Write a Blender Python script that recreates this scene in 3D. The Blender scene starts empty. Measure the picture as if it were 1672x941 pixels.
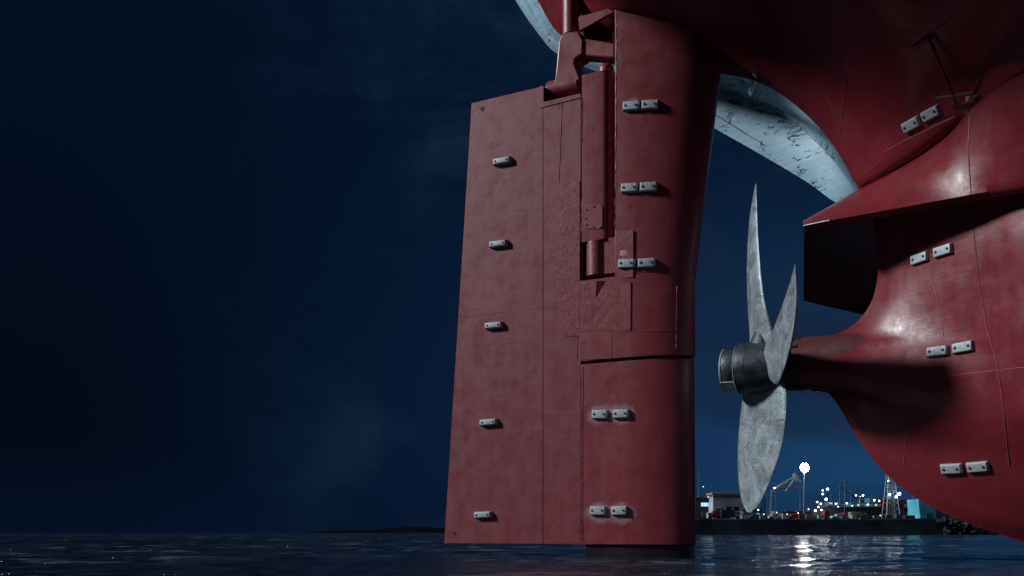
import bpy, bmesh, math, random
from mathutils import Vector, Matrix, noise
from mathutils.bvhtree import BVHTree

R = math.radians
random.seed(7)
sc = bpy.context.scene
C = sc.collection

# ------------------------------------------------------------------ camera
FPX, CXP, HOR, EYE = 1672.0, 836.0, 870.5, 0.45
cam_d = bpy.data.cameras.new('camera')
cam = bpy.data.objects.new('camera', cam_d)
C.objects.link(cam)
cam.location = (0, 0, EYE)
cam.rotation_euler = (R(90), 0, 0)
cam_d.sensor_width = 36.0
cam_d.lens = 36.0
cam_d.shift_y = (HOR - 470.5) / FPX
cam_d.clip_start = 0.1
cam_d.clip_end = 20000
sc.camera = cam

# ------------------------------------------------------------------ view, sun
sc.view_settings.view_transform = 'Standard'
sc.view_settings.look = 'None'
sc.view_settings.gamma = 1
sc.view_settings.use_curve_mapping = False
sc.view_settings.exposure = 0.0

TH = R(29)                                   # heading of the ship: forward is to the right and nearer
EX = Vector((math.cos(TH), -math.sin(TH), 0))
EY = Vector((math.sin(TH), math.cos(TH), 0))
P0 = Vector((1.284, 18.5, 0))
# direction to the light in ship terms: aft, port, up
to_sun = (-0.75 * EX - 0.41 * EY + Vector((0, 0, 0.50))).normalized()
sun_d = bpy.data.lights.new('moonlight', 'SUN')
sun_d.energy = 3.4
sun_d.angle = R(7)
sun_d.color = (0.90, 0.96, 1.0)
sun = bpy.data.objects.new('moonlight', sun_d)
C.objects.link(sun)
sun.rotation_euler = to_sun.to_track_quat('Z', 'Y').to_euler()

# ------------------------------------------------------------------ world
world = bpy.data.worlds.new('World')
sc.world = world
world.use_nodes = True
wt = world.node_tree
for n_ in list(wt.nodes):
    wt.nodes.remove(n_)


class NT:
    """small node helper"""
    def __init__(s, t):
        s.t = t

    def n(s, kind, **kw):
        nd = s.t.nodes.new(kind)
        for k, v in kw.items():
            if k.startswith('i_'):
                key = k[2:]
                key = int(key) if key.isdigit() else key.replace('_', ' ')
                s.put(nd.inputs[key], v)
            else:
                setattr(nd, k, v)
        return nd

    def put(s, sock, v):
        if isinstance(v, bpy.types.NodeSocket):
            s.t.links.new(v, sock)
        else:
            sock.default_value = v

    def math(s, op, a, b=None, c=None, clamp=False):
        nd = s.t.nodes.new('ShaderNodeMath')
        nd.operation = op
        nd.use_clamp = clamp
        s.put(nd.inputs[0], a)
        if b is not None:
            s.put(nd.inputs[1], b)
        if c is not None:
            s.put(nd.inputs[2], c)
        return nd.outputs[0]

    def rng(s, v, a, b, c=0.0, d=1.0, smooth=True):
        nd = s.t.nodes.new('ShaderNodeMapRange')
        nd.interpolation_type = 'SMOOTHSTEP' if smooth else 'LINEAR'
        s.put(nd.inputs['Value'], v)
        for k, x in zip(('From Min', 'From Max', 'To Min', 'To Max'), (a, b, c, d)):
            s.put(nd.inputs[k], x)
        return nd.outputs[0]

    def mix(s, f, a, b, mode='MIX'):
        nd = s.t.nodes.new('ShaderNodeMix')
        nd.data_type = 'RGBA'
        nd.blend_type = mode
        s.put(nd.inputs[0], f)
        s.put(nd.inputs[6], a)
        s.put(nd.inputs[7], b)
        return nd.outputs[2]

    def noise(s, vec, scale, detail=4, rough=0.5, dist=0.0):
        nd = s.t.nodes.new('ShaderNodeTexNoise')
        s.put(nd.inputs['Vector'], vec)
        nd.inputs['Scale'].default_value = scale
        nd.inputs['Detail'].default_value = detail
        nd.inputs['Roughness'].default_value = rough
        nd.inputs['Distortion'].default_value = dist
        return nd.outputs['Fac']

    def mapv(s, vec, loc=(0, 0, 0), rot=(0, 0, 0), scale=(1, 1, 1)):
        nd = s.t.nodes.new('ShaderNodeMapping')
        s.put(nd.inputs['Vector'], vec)
        nd.inputs['Location'].default_value = loc
        nd.inputs['Rotation'].default_value = rot
        nd.inputs['Scale'].default_value = scale
        return nd.outputs[0]


def c4(r, g, b):
    return (r, g, b, 1.0)


w = NT(wt)
tc = w.n('ShaderNodeTexCoord').outputs['Generated']
sep = w.n('ShaderNodeSeparateXYZ', i_0=tc)
dx, dy, dz = sep.outputs[0], sep.outputs[1], sep.outputs[2]
g1 = w.rng(dx, -0.42, 0.10)
col = w.mix(g1, c4(.0009, .0034, .0088), c4(.0032, .0122, .038))
up = w.rng(dz, 0.10, 0.46)
col = w.mix(w.math('MULTIPLY', up, 0.75), col, c4(.0014, .0055, .0165))
gl = w.math('MULTIPLY', w.rng(dx, -0.05, 0.36), w.rng(dz, 0.36, 0.04))
col = w.mix(gl, col, c4(.0098, .047, .122))
low = w.math('MULTIPLY', w.rng(dz, 0.09, 0.0), w.rng(dx, 0.24, 0.0))
col = w.mix(w.math('MULTIPLY', low, 0.5), col, c4(.0022, .0070, .024))
# streaks of cloud
cv = w.mapv(tc, rot=(0, R(-34), 0), scale=(1.0, 1.0, 2.3))
cn = w.noise(cv, 3.1, 6, 0.60, 0.7)
cl = w.math('MULTIPLY', w.rng(cn, 0.44, 0.70), w.rng(dx, -0.32, -0.03))
col = w.mix(w.math('MULTIPLY', cl, 0.95), col, c4(.0072, .0180, .043))
# sky brightened behind the camera, added as fill for the shaded hull
bk = w.rng(dy, 0.15, -0.5)
col = w.mix(w.math('MULTIPLY', bk, w.rng(dz, -0.1, 0.5)), col, c4(.072, .086, .130))
bg = w.n('ShaderNodeBackground', i_Color=col)
bg.inputs['Strength'].default_value = 1.0
wo = w.n('ShaderNodeOutputWorld')
wt.links.new(bg.outputs[0], wo.inputs[0])

# ------------------------------------------------------------------ helpers


def at(px, py, Y):
    """a point of the far shore: picture direction and distance"""
    return Vector(((px - CXP) / FPX * Y, Y, EYE + (HOR - py) / FPX * Y))


def U(px, py, n):
    """ship-local point on the fore-and-aft plane n metres to port of the centreline"""
    r = Vector(((px - CXP) / FPX, 1, (HOR - py) / FPX))
    o = Vector((0, 0, EYE)) - P0
    t = (-n - EY.dot(o)) / EY.dot(r)
    q = o + r * t
    return Vector((EX.dot(q), -n, q.z))


def ray(px, py):
    r = Vector(((px - CXP) / FPX, 1, (HOR - py) / FPX)).normalized()
    o = Vector((0, 0, EYE)) - P0
    return Vector((EX.dot(o), EY.dot(o), o.z)), Vector((EX.dot(r), EY.dot(r), r.z))


def link(name, me, mat=None, parent=None):
    o = bpy.data.objects.new(name, me)
    C.objects.link(o)
    if mat:
        me.materials.append(mat)
    if parent:
        o.parent = parent
    return o


def obj(name, bm, mat=None, parent=None, sharp=35, merge=True):
    if merge:
        bmesh.ops.remove_doubles(bm, verts=bm.verts, dist=1e-5)
    bmesh.ops.recalc_face_normals(bm, faces=bm.faces)
    me = bpy.data.meshes.new(name)
    bm.to_mesh(me)
    bm.free()
    for p in me.polygons:
        p.use_smooth = True
    me.set_sharp_from_angle(angle=R(sharp))
    return link(name, me, mat, parent)


def tag(o, label=None, cat=None, group=None, kind=None):
    if label:
        o['label'] = label
    if cat:
        o['category'] = cat
    if group:
        o['group'] = group
    if kind:
        o['kind'] = kind
    return o


def empty(name, loc=(0, 0, 0), rz=0.0):
    o = bpy.data.objects.new(name, None)
    C.objects.link(o)
    o.location = loc
    o.rotation_euler = (0, 0, rz)
    return o


def bevel(o, wdt, seg=2):
    m = o.modifiers.new('bevel', 'BEVEL')
    m.width = wdt
    m.segments = seg
    m.limit_method = 'ANGLE'
    m.angle_limit = R(40)
    return o


def cr(pts, n):
    """Catmull-Rom through pts, n samples by chord length"""
    pts = [Vector(p) for p in pts]
    if len(pts) == 2:
        return [pts[0].lerp(pts[1], i / (n - 1)) for i in range(n)]
    d = [0]
    for a, b in zip(pts, pts[1:]):
        d.append(d[-1] + max((b - a).length, 1e-6))
    out = []
    for i in range(n):
        t = d[-1] * i / (n - 1)
        k = 0
        while k < len(pts) - 2 and t > d[k + 1]:
            k += 1
        u = (t - d[k]) / (d[k + 1] - d[k])
        p1, p2 = pts[k], pts[k + 1]
        h = d[k + 1] - d[k]
        m1 = (p2 - pts[k - 1]) / (d[k + 1] - d[k - 1]) * h if k > 0 else (p2 - p1)
        m2 = (pts[k + 2] - p1) / (d[k + 2] - d[k]) * h if k < len(pts) - 2 else (p2 - p1)
        u2, u3 = u * u, u * u * u
        out.append(p1 * (2 * u3 - 3 * u2 + 1) + m1 * (u3 - 2 * u2 + u) + p2 * (-2 * u3 + 3 * u2) + m2 * (u3 - u2))
    return out


def grid(bm, g, close_u=False):
    vs = [[bm.verts.new(p) for p in row] for row in g]
    for i in range(len(vs) - 1):
        m = len(vs[i])
        for j in range(m if close_u else m - 1):
            f = (vs[i][j], vs[i][(j + 1) % m], vs[i + 1][(j + 1) % m], vs[i + 1][j])
            try:
                bm.faces.new(f)
            except ValueError:
                pass
    return vs


def loft(rows, nu, nv, uni=False):
    """rows of control points -> dense grid [nv][nu]"""
    rr = [cr(r, nu) for r in rows]
    cols = []
    for j in range(nu):
        cols.append(cr([r[j] for r in rr], nv))
    return [[cols[j][i] for j in range(nu)] for i in range(nv)]


def onward(g, out=.10, sink=0.0):
    """carry a hull grid on forward beyond the picture"""
    res = []
    for i, row in enumerate(g):
        d = (row[-1] - row[-2]).normalized()
        e = row[:]
        for k in (2, 5, 10, 18, 30):
            p = row[-1] + Vector((k, -out * k * math.exp(-k / 14), 0))
            p.z -= sink * min(1, k / 10) * (i / (len(g) - 1)) ** 6
            e.append(p)
        res.append(e)
    return res


def px_rows(rows):
    return [[U(*p) for p in r] for r in rows]


def box(bm, c, s, rot=None):
    m = Matrix.Translation(Vector(c))
    if rot is not None:
        m = m @ rot
    m = m @ Matrix.Diagonal((s[0], s[1], s[2], 1))
    return bmesh.ops.create_cube(bm, size=1, matrix=m)['verts']


def tube(bm, a, b, r0, r1=None, seg=8, caps=True):
    a, b = Vector(a), Vector(b)
    d = b - a
    if d.length < 1e-6:
        return
    m = Matrix.Translation((a + b) / 2) @ d.to_track_quat('Z', 'Y').to_matrix().to_4x4()
    bmesh.ops.create_cone(bm, cap_ends=caps, segments=seg, radius1=r0, radius2=r0 if r1 is None else r1,
                          depth=d.length, matrix=m)


def polytube(bm, pts, r, seg=5):
    """swept bead along a polyline"""
    pts = [Vector(p) for p in pts]
    rings = []
    for i, p in enumerate(pts):
        d = (pts[min(i + 1, len(pts) - 1)] - pts[max(i - 1, 0)]).normalized()
        q = d.to_track_quat('Z', 'Y').to_matrix()
        rad = r * random.uniform(0.75, 1.25)
        rings.append([p + q @ Vector((math.cos(a) * rad, math.sin(a) * rad, 0))
                      for a in [2 * math.pi * k / seg for k in range(seg)]])
    vs = grid(bm, rings, close_u=True)
    for e in (vs[0], vs[-1]):
        try:
            bm.faces.new(e)
        except ValueError:
            pass


def lathe(bm, prof, c, axis, seg=40):
    """prof: list of (along, radius)"""
    axis = Vector(axis).normalized()
    q = axis.to_track_quat('Z', 'Y').to_matrix()
    rings = [[Vector(c) + q @ Vector((math.cos(t) * r, math.sin(t) * r, x))
              for t in [2 * math.pi * k / seg for k in range(seg)]] for x, r in prof]
    vs = grid(bm, rings, close_u=True)
    for e in (vs[0], vs[-1]):
        bm.faces.new(e)


def prism(bm, poly, n0, n1):
    """polygon of (s, z) points extruded from n0 to n1 (ship-local)"""
    a = [bm.verts.new((s, -n0, z)) for s, z in poly]
    b = [bm.verts.new((s, -n1, z)) for s, z in poly]
    bm.faces.new(a)
    bm.faces.new(b[::-1])
    m = len(poly)
    for i in range(m):
        bm.faces.new((a[i], a[(i + 1) % m], b[(i + 1) % m], b[i]))


def pxpoly(pts, n):
    return [(U(x, y, n).x, U(x, y, n).z) for x, y in pts]


# ------------------------------------------------------------------ materials


def mat(name):
    m = bpy.data.materials.new(name)
    m.use_nodes = True
    t = m.node_tree
    b = t.nodes['Principled BSDF']
    return m, NT(t), b


def hull_paint(name, c1, c2, rough=0.42, dents=0.5, scuffs=(), spec=0.5, grime=0.2, rub=0.24, coat=None):
    m, t, b = mat(name)
    tc = t.n('ShaderNodeTexCoord').outputs['Object']
    big = t.noise(tc, 0.55, 4, 0.55)
    med = t.noise(tc, 3.0, 6, 0.6)
    fine = t.noise(tc, 42.0, 4, 0.6)
    col = t.mix(t.rng(big, 0.3, 0.7), c4(*c1), c4(*c2))
    if coat:
        xs = t.n('ShaderNodeSeparateXYZ', i_0=tc).outputs[0]
        old = t.mix(t.rng(t.noise(tc, 0.8, 5, .6), 0.3, 0.7), c4(*coat[0]), c4(*coat[1]))
        col = t.mix(t.rng(xs, -.03, .01), old, col)
    # rolled-on streaks and vertical rain marks
    stv = t.mapv(tc, scale=(5.0, 5.0, 0.35))
    st = t.noise(stv, 1.6, 5, 0.65)
    col = t.mix(t.math('MULTIPLY', t.rng(st, 0.5, 0.8), grime), col, c4(c1[0] * .45, c1[1] * .6, c1[2] * .7))
    hv = t.mapv(tc, scale=(0.5, 0.5, 7.0))
    hs = t.noise(hv, 1.7, 6, 0.66)
    col = t.mix(t.math('MULTIPLY', t.rng(hs, 0.48, 0.8), 0.24), col, c4(min(1, c2[0] * 1.35), c2[1] * 1.9, c2[2] * 1.7))
    # small chips
    ch = t.noise(tc, 15.0, 3, 0.7, 0.4)
    chm = t.math('MULTIPLY', t.rng(ch, 0.72, 0.76), t.rng(med, 0.5, 0.62))
    col = t.mix(t.math('MULTIPLY', chm, 0.7), col, c4(.05, .018, .018))
    rg = t.math('ADD', t.rng(med, 0.3, 0.7, rough - .07, rough + .10), t.rng(st, 0.4, 0.8, 0.0, 0.10))
    # places rubbed pale round the anodes
    for (p, rad) in scuffs:
        d = t.n('ShaderNodeVectorMath', operation='DISTANCE')
        t.put(d.inputs[0], t.mapv(tc, scale=(0.75, 1, 1.15)))
        d.inputs[1].default_value = (p[0] * 0.75, p[1], p[2] * 1.15)
        nn = t.noise(t.mapv(tc, scale=(1.3, 1.3, .7)), 5.5, 6, 0.72, 1.1)
        k = t.math('SUBTRACT', t.rng(d.outputs[1], rad, rad * 0.2), t.math('MULTIPLY', nn, 1.12))
        k = t.rng(k, 0.0, 0.35)
        col = t.mix(t.math('MULTIPLY', k, rub), col, c4(.52, .44, .46))
    t.put(b.inputs['Base Color'], col)
    t.put(b.inputs['Roughness'], rg)
    b.inputs['Specular IOR Level'].default_value = spec
    hv2 = t.mapv(tc, scale=(1.1, 1.1, 1.7))
    dn = t.noise(hv2, 0.85, 3, 0.45)
    h = t.math('ADD', t.math('MULTIPLY', dn, 0.055 * dents), t.math('MULTIPLY', med, 0.006))
    h = t.math('ADD', h, t.math('MULTIPLY', fine, 0.0012))
    h = t.math('ADD', h, t.math('MULTIPLY', hs, 0.0018))
    bp = t.n('ShaderNodeBump', i_Height=h)
    bp.inputs['Strength'].default_value = 0.8
    bp.inputs['Distance'].default_value = 1.0
    t.put(b.inputs['Normal'], bp.outputs[0])
    return m


def plain(name, c, rough=0.6, metal=0.0, var=0.35, scale=2.0):
    m, t, b = mat(name)
    tc = t.n('ShaderNodeTexCoord').outputs['Object']
    nz = t.noise(tc, scale, 5, 0.6)
    col = t.mix(t.rng(nz, 0.3, 0.7), c4(*[x * (1 - var) for x in c]), c4(*[min(1, x * (1 + var)) for x in c]))
    t.put(b.inputs['Base Color'], col)
    b.inputs['Roughness'].default_value = rough
    b.inputs['Metallic'].default_value = metal
    return m


def emit(name, c, s):
    m, t, b = mat(name)
    b.inputs['Base Color'].default_value = c4(.8, .8, .8)
    b.inputs['Emission Color'].default_value = c4(*c)
    b.inputs['Emission Strength'].default_value = s
    return m


RA = [U(980, 677, 0), U(1014, 676, 0), U(977, 838, 0), U(1012, 838, 0), U(1030, 168, 0.03), U(1023, 416, 0.03), U(1118, 625, -.1)]
sc_r = [(RA[0], .42), (RA[1], .42), (RA[2], .42), (RA[3], .46), (RA[6], .22)]
sc_h = [(RA[4], .22), (RA[5], .20)]
sc_k = [(U(1588, 172, 1.35), .30)]
M_rud = hull_paint('red_rudder_paint', (.185, .021, .030), (.215, .029, .037), 0.42, 0.13, sc_r, coat=((.185, .029, .039), (.203, .033, .043)))
M_horn = hull_paint('red_horn_paint', (.185, .026, .034), (.215, .033, .041), 0.40, 0.13, sc_h)
M_hull = hull_paint('red_hull_paint', (.150, .0140, .022), (.190, .020, .027), 0.33, 0.34, sc_k, 0.38, 0.25, 0.12)
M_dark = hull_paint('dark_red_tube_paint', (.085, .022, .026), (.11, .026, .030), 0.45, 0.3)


def rough_patch_mat():
    m, t, b = mat('red_patched_paint')
    tc = t.n('ShaderNodeTexCoord').outputs['Object']
    a = t.noise(tc, 3.4, 5, 0.62, 0.7)
    c = t.noise(tc, 13.0, 4, 0.6, 0.3)
    t.put(b.inputs['Base Color'], t.mix(t.rng(a, 0.3, 0.7), c4(.19, .030, .038), c4(.225, .042, .050)))
    t.put(b.inputs['Roughness'], t.rng(c, 0.3, 0.7, 0.34, 0.52))
    h = t.math('ADD', t.math('MULTIPLY', a, 0.012), t.math('MULTIPLY', c, 0.0022))
    bp = t.n('ShaderNodeBump', i_Height=h)
    bp.inputs['Strength'].default_value = 0.8
    bp.inputs['Distance'].default_value = 1.0
    t.put(b.inputs['Normal'], bp.outputs[0])
    return m


M_patch = rough_patch_mat()
M_seam = hull_paint('weld_bead_paint', (.23, .05, .058), (.30, .085, .09), 0.45, 0.2)


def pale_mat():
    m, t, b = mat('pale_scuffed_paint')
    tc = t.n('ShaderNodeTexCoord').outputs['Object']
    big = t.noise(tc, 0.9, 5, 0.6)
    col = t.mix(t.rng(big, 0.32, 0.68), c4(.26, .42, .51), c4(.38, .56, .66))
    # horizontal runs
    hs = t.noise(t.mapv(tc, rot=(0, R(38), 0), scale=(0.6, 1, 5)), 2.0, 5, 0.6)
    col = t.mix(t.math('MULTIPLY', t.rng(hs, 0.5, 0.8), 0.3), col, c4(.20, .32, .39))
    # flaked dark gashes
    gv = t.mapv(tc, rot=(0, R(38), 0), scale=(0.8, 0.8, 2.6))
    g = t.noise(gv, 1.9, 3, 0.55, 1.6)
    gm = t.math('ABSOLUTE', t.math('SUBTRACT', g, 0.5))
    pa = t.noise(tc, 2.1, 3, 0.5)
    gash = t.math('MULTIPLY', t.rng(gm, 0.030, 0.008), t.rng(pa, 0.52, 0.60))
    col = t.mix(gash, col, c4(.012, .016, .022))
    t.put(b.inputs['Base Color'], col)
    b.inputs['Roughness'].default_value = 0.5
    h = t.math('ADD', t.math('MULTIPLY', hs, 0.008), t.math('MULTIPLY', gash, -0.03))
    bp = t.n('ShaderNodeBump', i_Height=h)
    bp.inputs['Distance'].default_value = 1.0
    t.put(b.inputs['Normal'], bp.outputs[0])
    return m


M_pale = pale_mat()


def bronze_mat(name, c1, c2, rough, metal):
    m, t, b = mat(name)
    tc = t.n('ShaderNodeTexCoord').outputs['Object']
    a = t.noise(tc, 2.6, 7, 0.68, 1.0)
    v = t.noise(tc, 13.0, 5, 0.65, 1.6)
    col = t.mix(t.rng(a, 0.3, 0.7), c4(*c1), c4(*c2))
    ring = t.math('ABSOLUTE', t.math('SUBTRACT', v, 0.5))
    col = t.mix(t.math('MULTIPLY', t.rng(ring, 0.06, 0.0), 0.5), col, c4(*[x * .35 for x in c1]))
    col = t.mix(t.math('MULTIPLY', t.rng(v, 0.6, 0.72), 0.55), col, c4(*[min(1, x * 1.6) for x in c2]))
    t.put(b.inputs['Base Color'], col)
    t.put(b.inputs['Roughness'], t.rng(a, 0.3, 0.7, rough - .08, rough + .12))
    b.inputs['Metallic'].default_value = metal
    h = t.math('ADD', t.math('MULTIPLY', a, 0.02), t.math('MULTIPLY', v, 0.004))
    bp = t.n('ShaderNodeBump', i_Height=h)
    bp.inputs['Distance'].default_value = 1.0
    bp.inputs['Strength'].default_value = 0.7
    t.put(b.inputs['Normal'], bp.outputs[0])
    return m


M_blade = bronze_mat('grey_weathered_bronze', (.17, .20, .222), (.35, .40, .435), 0.38, 0.25)
M_hub = bronze_mat('dark_hub_bronze', (.020, .027, .035), (.060, .076, .090), 0.40, 0.3)
M_rim = bronze_mat('pale_ring_metal', (.34, .40, .43), (.5, .56, .6), 0.4, 0.3)
M_zinc = bronze_mat('zinc', (.36, .40, .425), (.54, .59, .62), 0.5, 0.1)
M_hole = plain('dark_hole', (.012, .012, .014), 0.8)
M_refl = plain('dark_reflection_black', (.016, .011, .014), 0.3)  # near-black that stands in for the reflection below the rudder
M_mist = plain('black_recess', (.010, .008, .010), 0.8)

# ------------------------------------------------------------------ the sea
def water():
    bm = bmesh.new()
    nr, ncol = 760, 330
    rows = []
    for i in range(nr):
        Y = 5.0 * (4000 / 5.0) ** ((i / (nr - 1)) ** 1.25)
        row = []
        for j in range(ncol):
            a = -1.0 + 2.0 * j / (ncol - 1)
            X = a * 0.85 * Y
            z = 0
            if Y < 260:
                f1 = min(1, (260 - Y) / 120)
                f2 = max(0, min(1, (90 - Y) / 50))
                z = noise.noise(Vector((X * .11, Y * .20, 1.7))) * .085 * f1 + noise.noise(Vector((X * .34 + 9, Y * .55, 4.7))) * .045 * f1
                if f2 > 0:
                    z += noise.noise(Vector((X * 1.0 + 4, Y * 1.5, 7.1))) * .02 * f2
            row.append(Vector((X, Y, z)))
        rows.append(row)
    grid(bm, rows)
    # the same sheet carried on behind and beside the camera
    m, t, b = mat('sea_water')
    geo = t.n('ShaderNodeNewGeometry').outputs['Position']
    n1 = t.noise(t.mapv(geo, scale=(0.42, 0.22, 1)), 1.0, 3, 0.55, 0.4)
    n2 = t.noise(t.mapv(geo, scale=(0.55, 1.0, 1)), 2.6, 4, 0.6, 0.5)
    n3 = t.noise(t.mapv(geo, scale=(0.10, 0.035, 1)), 1.0, 3, 0.5, 0.3)
    h = t.math('ADD', t.math('MULTIPLY', n1, 0.75), t.math('MULTIPLY', n2, 0.36))
    h = t.math('ADD', h, t.math('MULTIPLY', n3, 2.2))
    bp = t.n('ShaderNodeBump', i_Height=h)
    bp.inputs['Strength'].default_value = 1.0
    bp.inputs['Distance'].default_value = 1.0
    t.put(b.inputs['Normal'], bp.outputs[0])
    fo = t.noise(t.mapv(geo, scale=(0.30, 0.55, 1)), 1.3, 6, 0.68, 1.0)
    fb = t.noise(t.mapv(geo, scale=(0.05, 0.03, 1)), 1.0, 2, 0.5)
    fm_ = t.math('MULTIPLY', t.rng(fo, 0.53, 0.70), t.rng(fb, 0.36, 0.56))  # mask of pale diffuse streaks imitating light caught on ripples
    b.inputs['Base Color'].default_value = c4(.012, .020, .033)
    b.inputs['Roughness'].default_value = .07
    fd = t.n('ShaderNodeBsdfDiffuse')
    fd.inputs['Color'].default_value = c4(.19, .21, .235)
    t.put(fd.inputs['Normal'], bp.outputs[0])
    ms = t.n('ShaderNodeMixShader')
    t.put(ms.inputs[0], t.math('MULTIPLY', fm_, .75))
    t.t.links.new(b.outputs[0], ms.inputs[1])
    t.t.links.new(fd.outputs[0], ms.inputs[2])
    t.t.links.new(ms.outputs[0], t.t.nodes['Material Output'].inputs[0])
    b.inputs['IOR'].default_value = 1.33
    o = obj('sea', bm, m, merge=False)
    tag(o, kind='structure')


water()

# headland
bm = bmesh.new()
rows = []
for k in range(5):
    v = k / 4
    row = []
    for i in range(140):
        u = i / 139
        px = 480 + 520 * u
        env = min(1, max(0, (u - .02) / .26)) ** 0.8
        hgt = (8.0 + 4.5 * noise.noise(Vector((u * 6, .3, 0))) + 1.6 * noise.noise(Vector((u * 42, 2, 0)))
               + 1.0 * noise.noise(Vector((u * 110, 3, 0)))) * env
        p = at(px, HOR, 1150 + 160 * v)
        row.append(Vector((p.x, p.y, max(0.02, hgt * math.sin(min(1, .05 + v) * math.pi * .5)) - .1)))
    rows.append(row)
grid(bm, rows)
M_land = plain('dark_wooded_land', (.0022, .0032, .0050), 0.95, 0, .4, .02)
M_land.node_tree.nodes['Principled BSDF'].inputs['Specular IOR Level'].default_value = 0.02
tag(obj('headland', bm, M_land), kind='structure')

# ------------------------------------------------------------------ THE SHIP
ship = empty('ship', P0, -TH)
tag(ship, 'huge ship seen from astern with red rudder, bare metal propeller and red underwater hull', 'ship')

# --- rudder --------------------------------------------------------------
HM = 0.45
HM0 = 0.45
zB = U(952, 889.5, 0).z
z595 = U(952, 595, 0).z
z592 = U(952, 591, 0).z
z458 = U(952, 459, 0).z
zHB = U(1003, 452.5, 0).z
z392 = U(975, 392, 0).z
zTop = U(957, 122, 0).z
TEb, TEt = U(725, 889, 0), U(770, 166, 0)


def sTE(z):
    return TEb.x + (TEt.x - TEb.x) * (z - TEb.z) / (TEt.z - TEb.z)


L1, L2, L3 = U(1136, 890, -HM), U(1133, 465, -HM), U(1178, 20, -HM)


def sLE(z):
    if z < L2.z:
        return L1.x + (L2.x - L1.x) * (z - L1.z) / (L2.z - L1.z)
    return L2.x + (L3.x - L2.x) * (z - L2.z) / (L3.z - L2.z)


def near_far(s, z, off=0.0):
    L = sLE(z)
    v = max(0.0, min(1.0, (z - 4.6) / 4.5))
    NL, HM = 1.25 + .75 * v, HM0 + .28 * v
    s1 = L - NL
    if s <= s1:
        h = 0.06 + (HM - 0.06) * (s - sTE(z)) / (s1 - sTE(z))
        return off, -2 * h - off
    u = min(1.0, (s - s1) / NL)
    q = math.sqrt(max(0, 1 - u * u))
    return -(HM) * (1 - q) + off * q, -HM * (1 + q) - off * q


def foil(bm, s0, s1, z0, z1, off=0.0, ns=26, nz=14, grow=0.0):
    """s0, s1: functions of z; closed solid"""
    loops = []
    for k in range(nz + 1):
        z = z0 + (z1 - z0) * k / nz
        a, b = s0(z), s1(z)
        nose = abs(b - sLE(z)) < 1e-6
        ss = []
        for i in range(ns + 1):
            u = i / ns
            if nose:
                u = 1 - (1 - u) ** 1.0
                # denser at the nose
                u = math.sin(u * math.pi / 2) * 0.5 + u * 0.5
            ss.append(a + (b - a) * u)
        nf = [(s + (grow if (nose and i == ns) else 0), near_far(s, z, off)) for i, s in enumerate(ss)]
        lp = [Vector((s, -q[0], z)) for s, q in nf]
        lp += [Vector((s, -q[1], z)) for s, q in reversed(nf[:-1] if nose else nf)]
        loops.append(lp)
    vs = grid(bm, loops, close_u=True)
    bm.faces.new(vs[0])
    bm.faces.new(vs[-1])


bm = bmesh.new()
top_z = lambda px, py: U(px, py, 0).z
ztA = (U(770, 166, 0).z + U(886, 143, 0).z) / 2
sA, sB, sC = U(887, 150, 0).x, U(951, 140, 0).x, U(949, 500, 0).x
foil(bm, sTE, lambda z: sA, zB, ztA, nz=24)
foil(bm, lambda z: sA, lambda z: sC, zB, U(918, 160, 0).z, nz=24)
foil(bm, lambda z: sC, sLE, zB, z595, nz=10)
rudder = obj('rudder', bm, M_rud, ship, 30, merge=False)
bevel(rudder, 0.012)

# added dark block imitating the rudder's dark reflection on the water
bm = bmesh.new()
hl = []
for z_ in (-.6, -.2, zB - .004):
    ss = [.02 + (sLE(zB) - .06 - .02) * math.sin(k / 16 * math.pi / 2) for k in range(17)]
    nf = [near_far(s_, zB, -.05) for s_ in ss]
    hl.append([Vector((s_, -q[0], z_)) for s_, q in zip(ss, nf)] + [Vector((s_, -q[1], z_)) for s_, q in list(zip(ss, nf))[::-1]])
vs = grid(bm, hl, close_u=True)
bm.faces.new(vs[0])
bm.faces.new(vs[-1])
tag(obj('rudder_reflection_block', bm, M_refl, rudder, 30, merge=False), 'added dark block in place of the rudder reflection on the water')

# proud block round the lower pintle
bm = bmesh.new()
foil(bm, lambda z: sC - 0.01, sLE, z592, z458, 0.035, grow=0.02)
block = bevel(obj('hinge_fairing', bm, M_rud, rudder, 30, merge=False), 0.012)

# stock fairing (flat outside, rounded forward edge)
bm = bmesh.new()
sD, sE = U(984, 250, 0).x, U(1001.5, 250, 0).x
loops = []
for k in range(13):
    z = z392 + (zTop - z392) * k / 12
    lp = [Vector((sC + .02, -.012, z))]
    for i in range(9):
        a = math.pi / 2 * i / 8
        lp.append(Vector((sD + (sE - sD) * math.sin(a), -.012 + .42 * (1 - math.cos(a)), z)))
    lp += [Vector((sE, .60, z)), Vector((sC + .02, .60, z))]
    loops.append(lp)
vs = grid(bm, loops, close_u=True)
bm.faces.new(vs[0])
bm.faces.new(vs[-1])
stock = obj('stock_fairing', bm, M_rud, rudder, 40, merge=False)
# domed boss on top of it
bm = bmesh.new()
cb = U(990, 118, -.22)
lathe(bm, [(-.05, .14), (.05, .14), (.10, .125), (.13, .09), (.145, .03)], cb, (0, 0, 1), 24)
obj('stock_cap', bm, M_rud, rudder, 50)

# rudder horn: fixed to the hull
bm = bmesh.new()
sH = U(1003.5, 300, 0.03).x
foil(bm, lambda z: sH, sLE, zHB, U(1003, -60, 0).z, 0.03, ns=30, nz=16)
horn = bevel(obj('rudder_horn', bm, M_horn, ship, 30, merge=False), 0.014)

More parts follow.
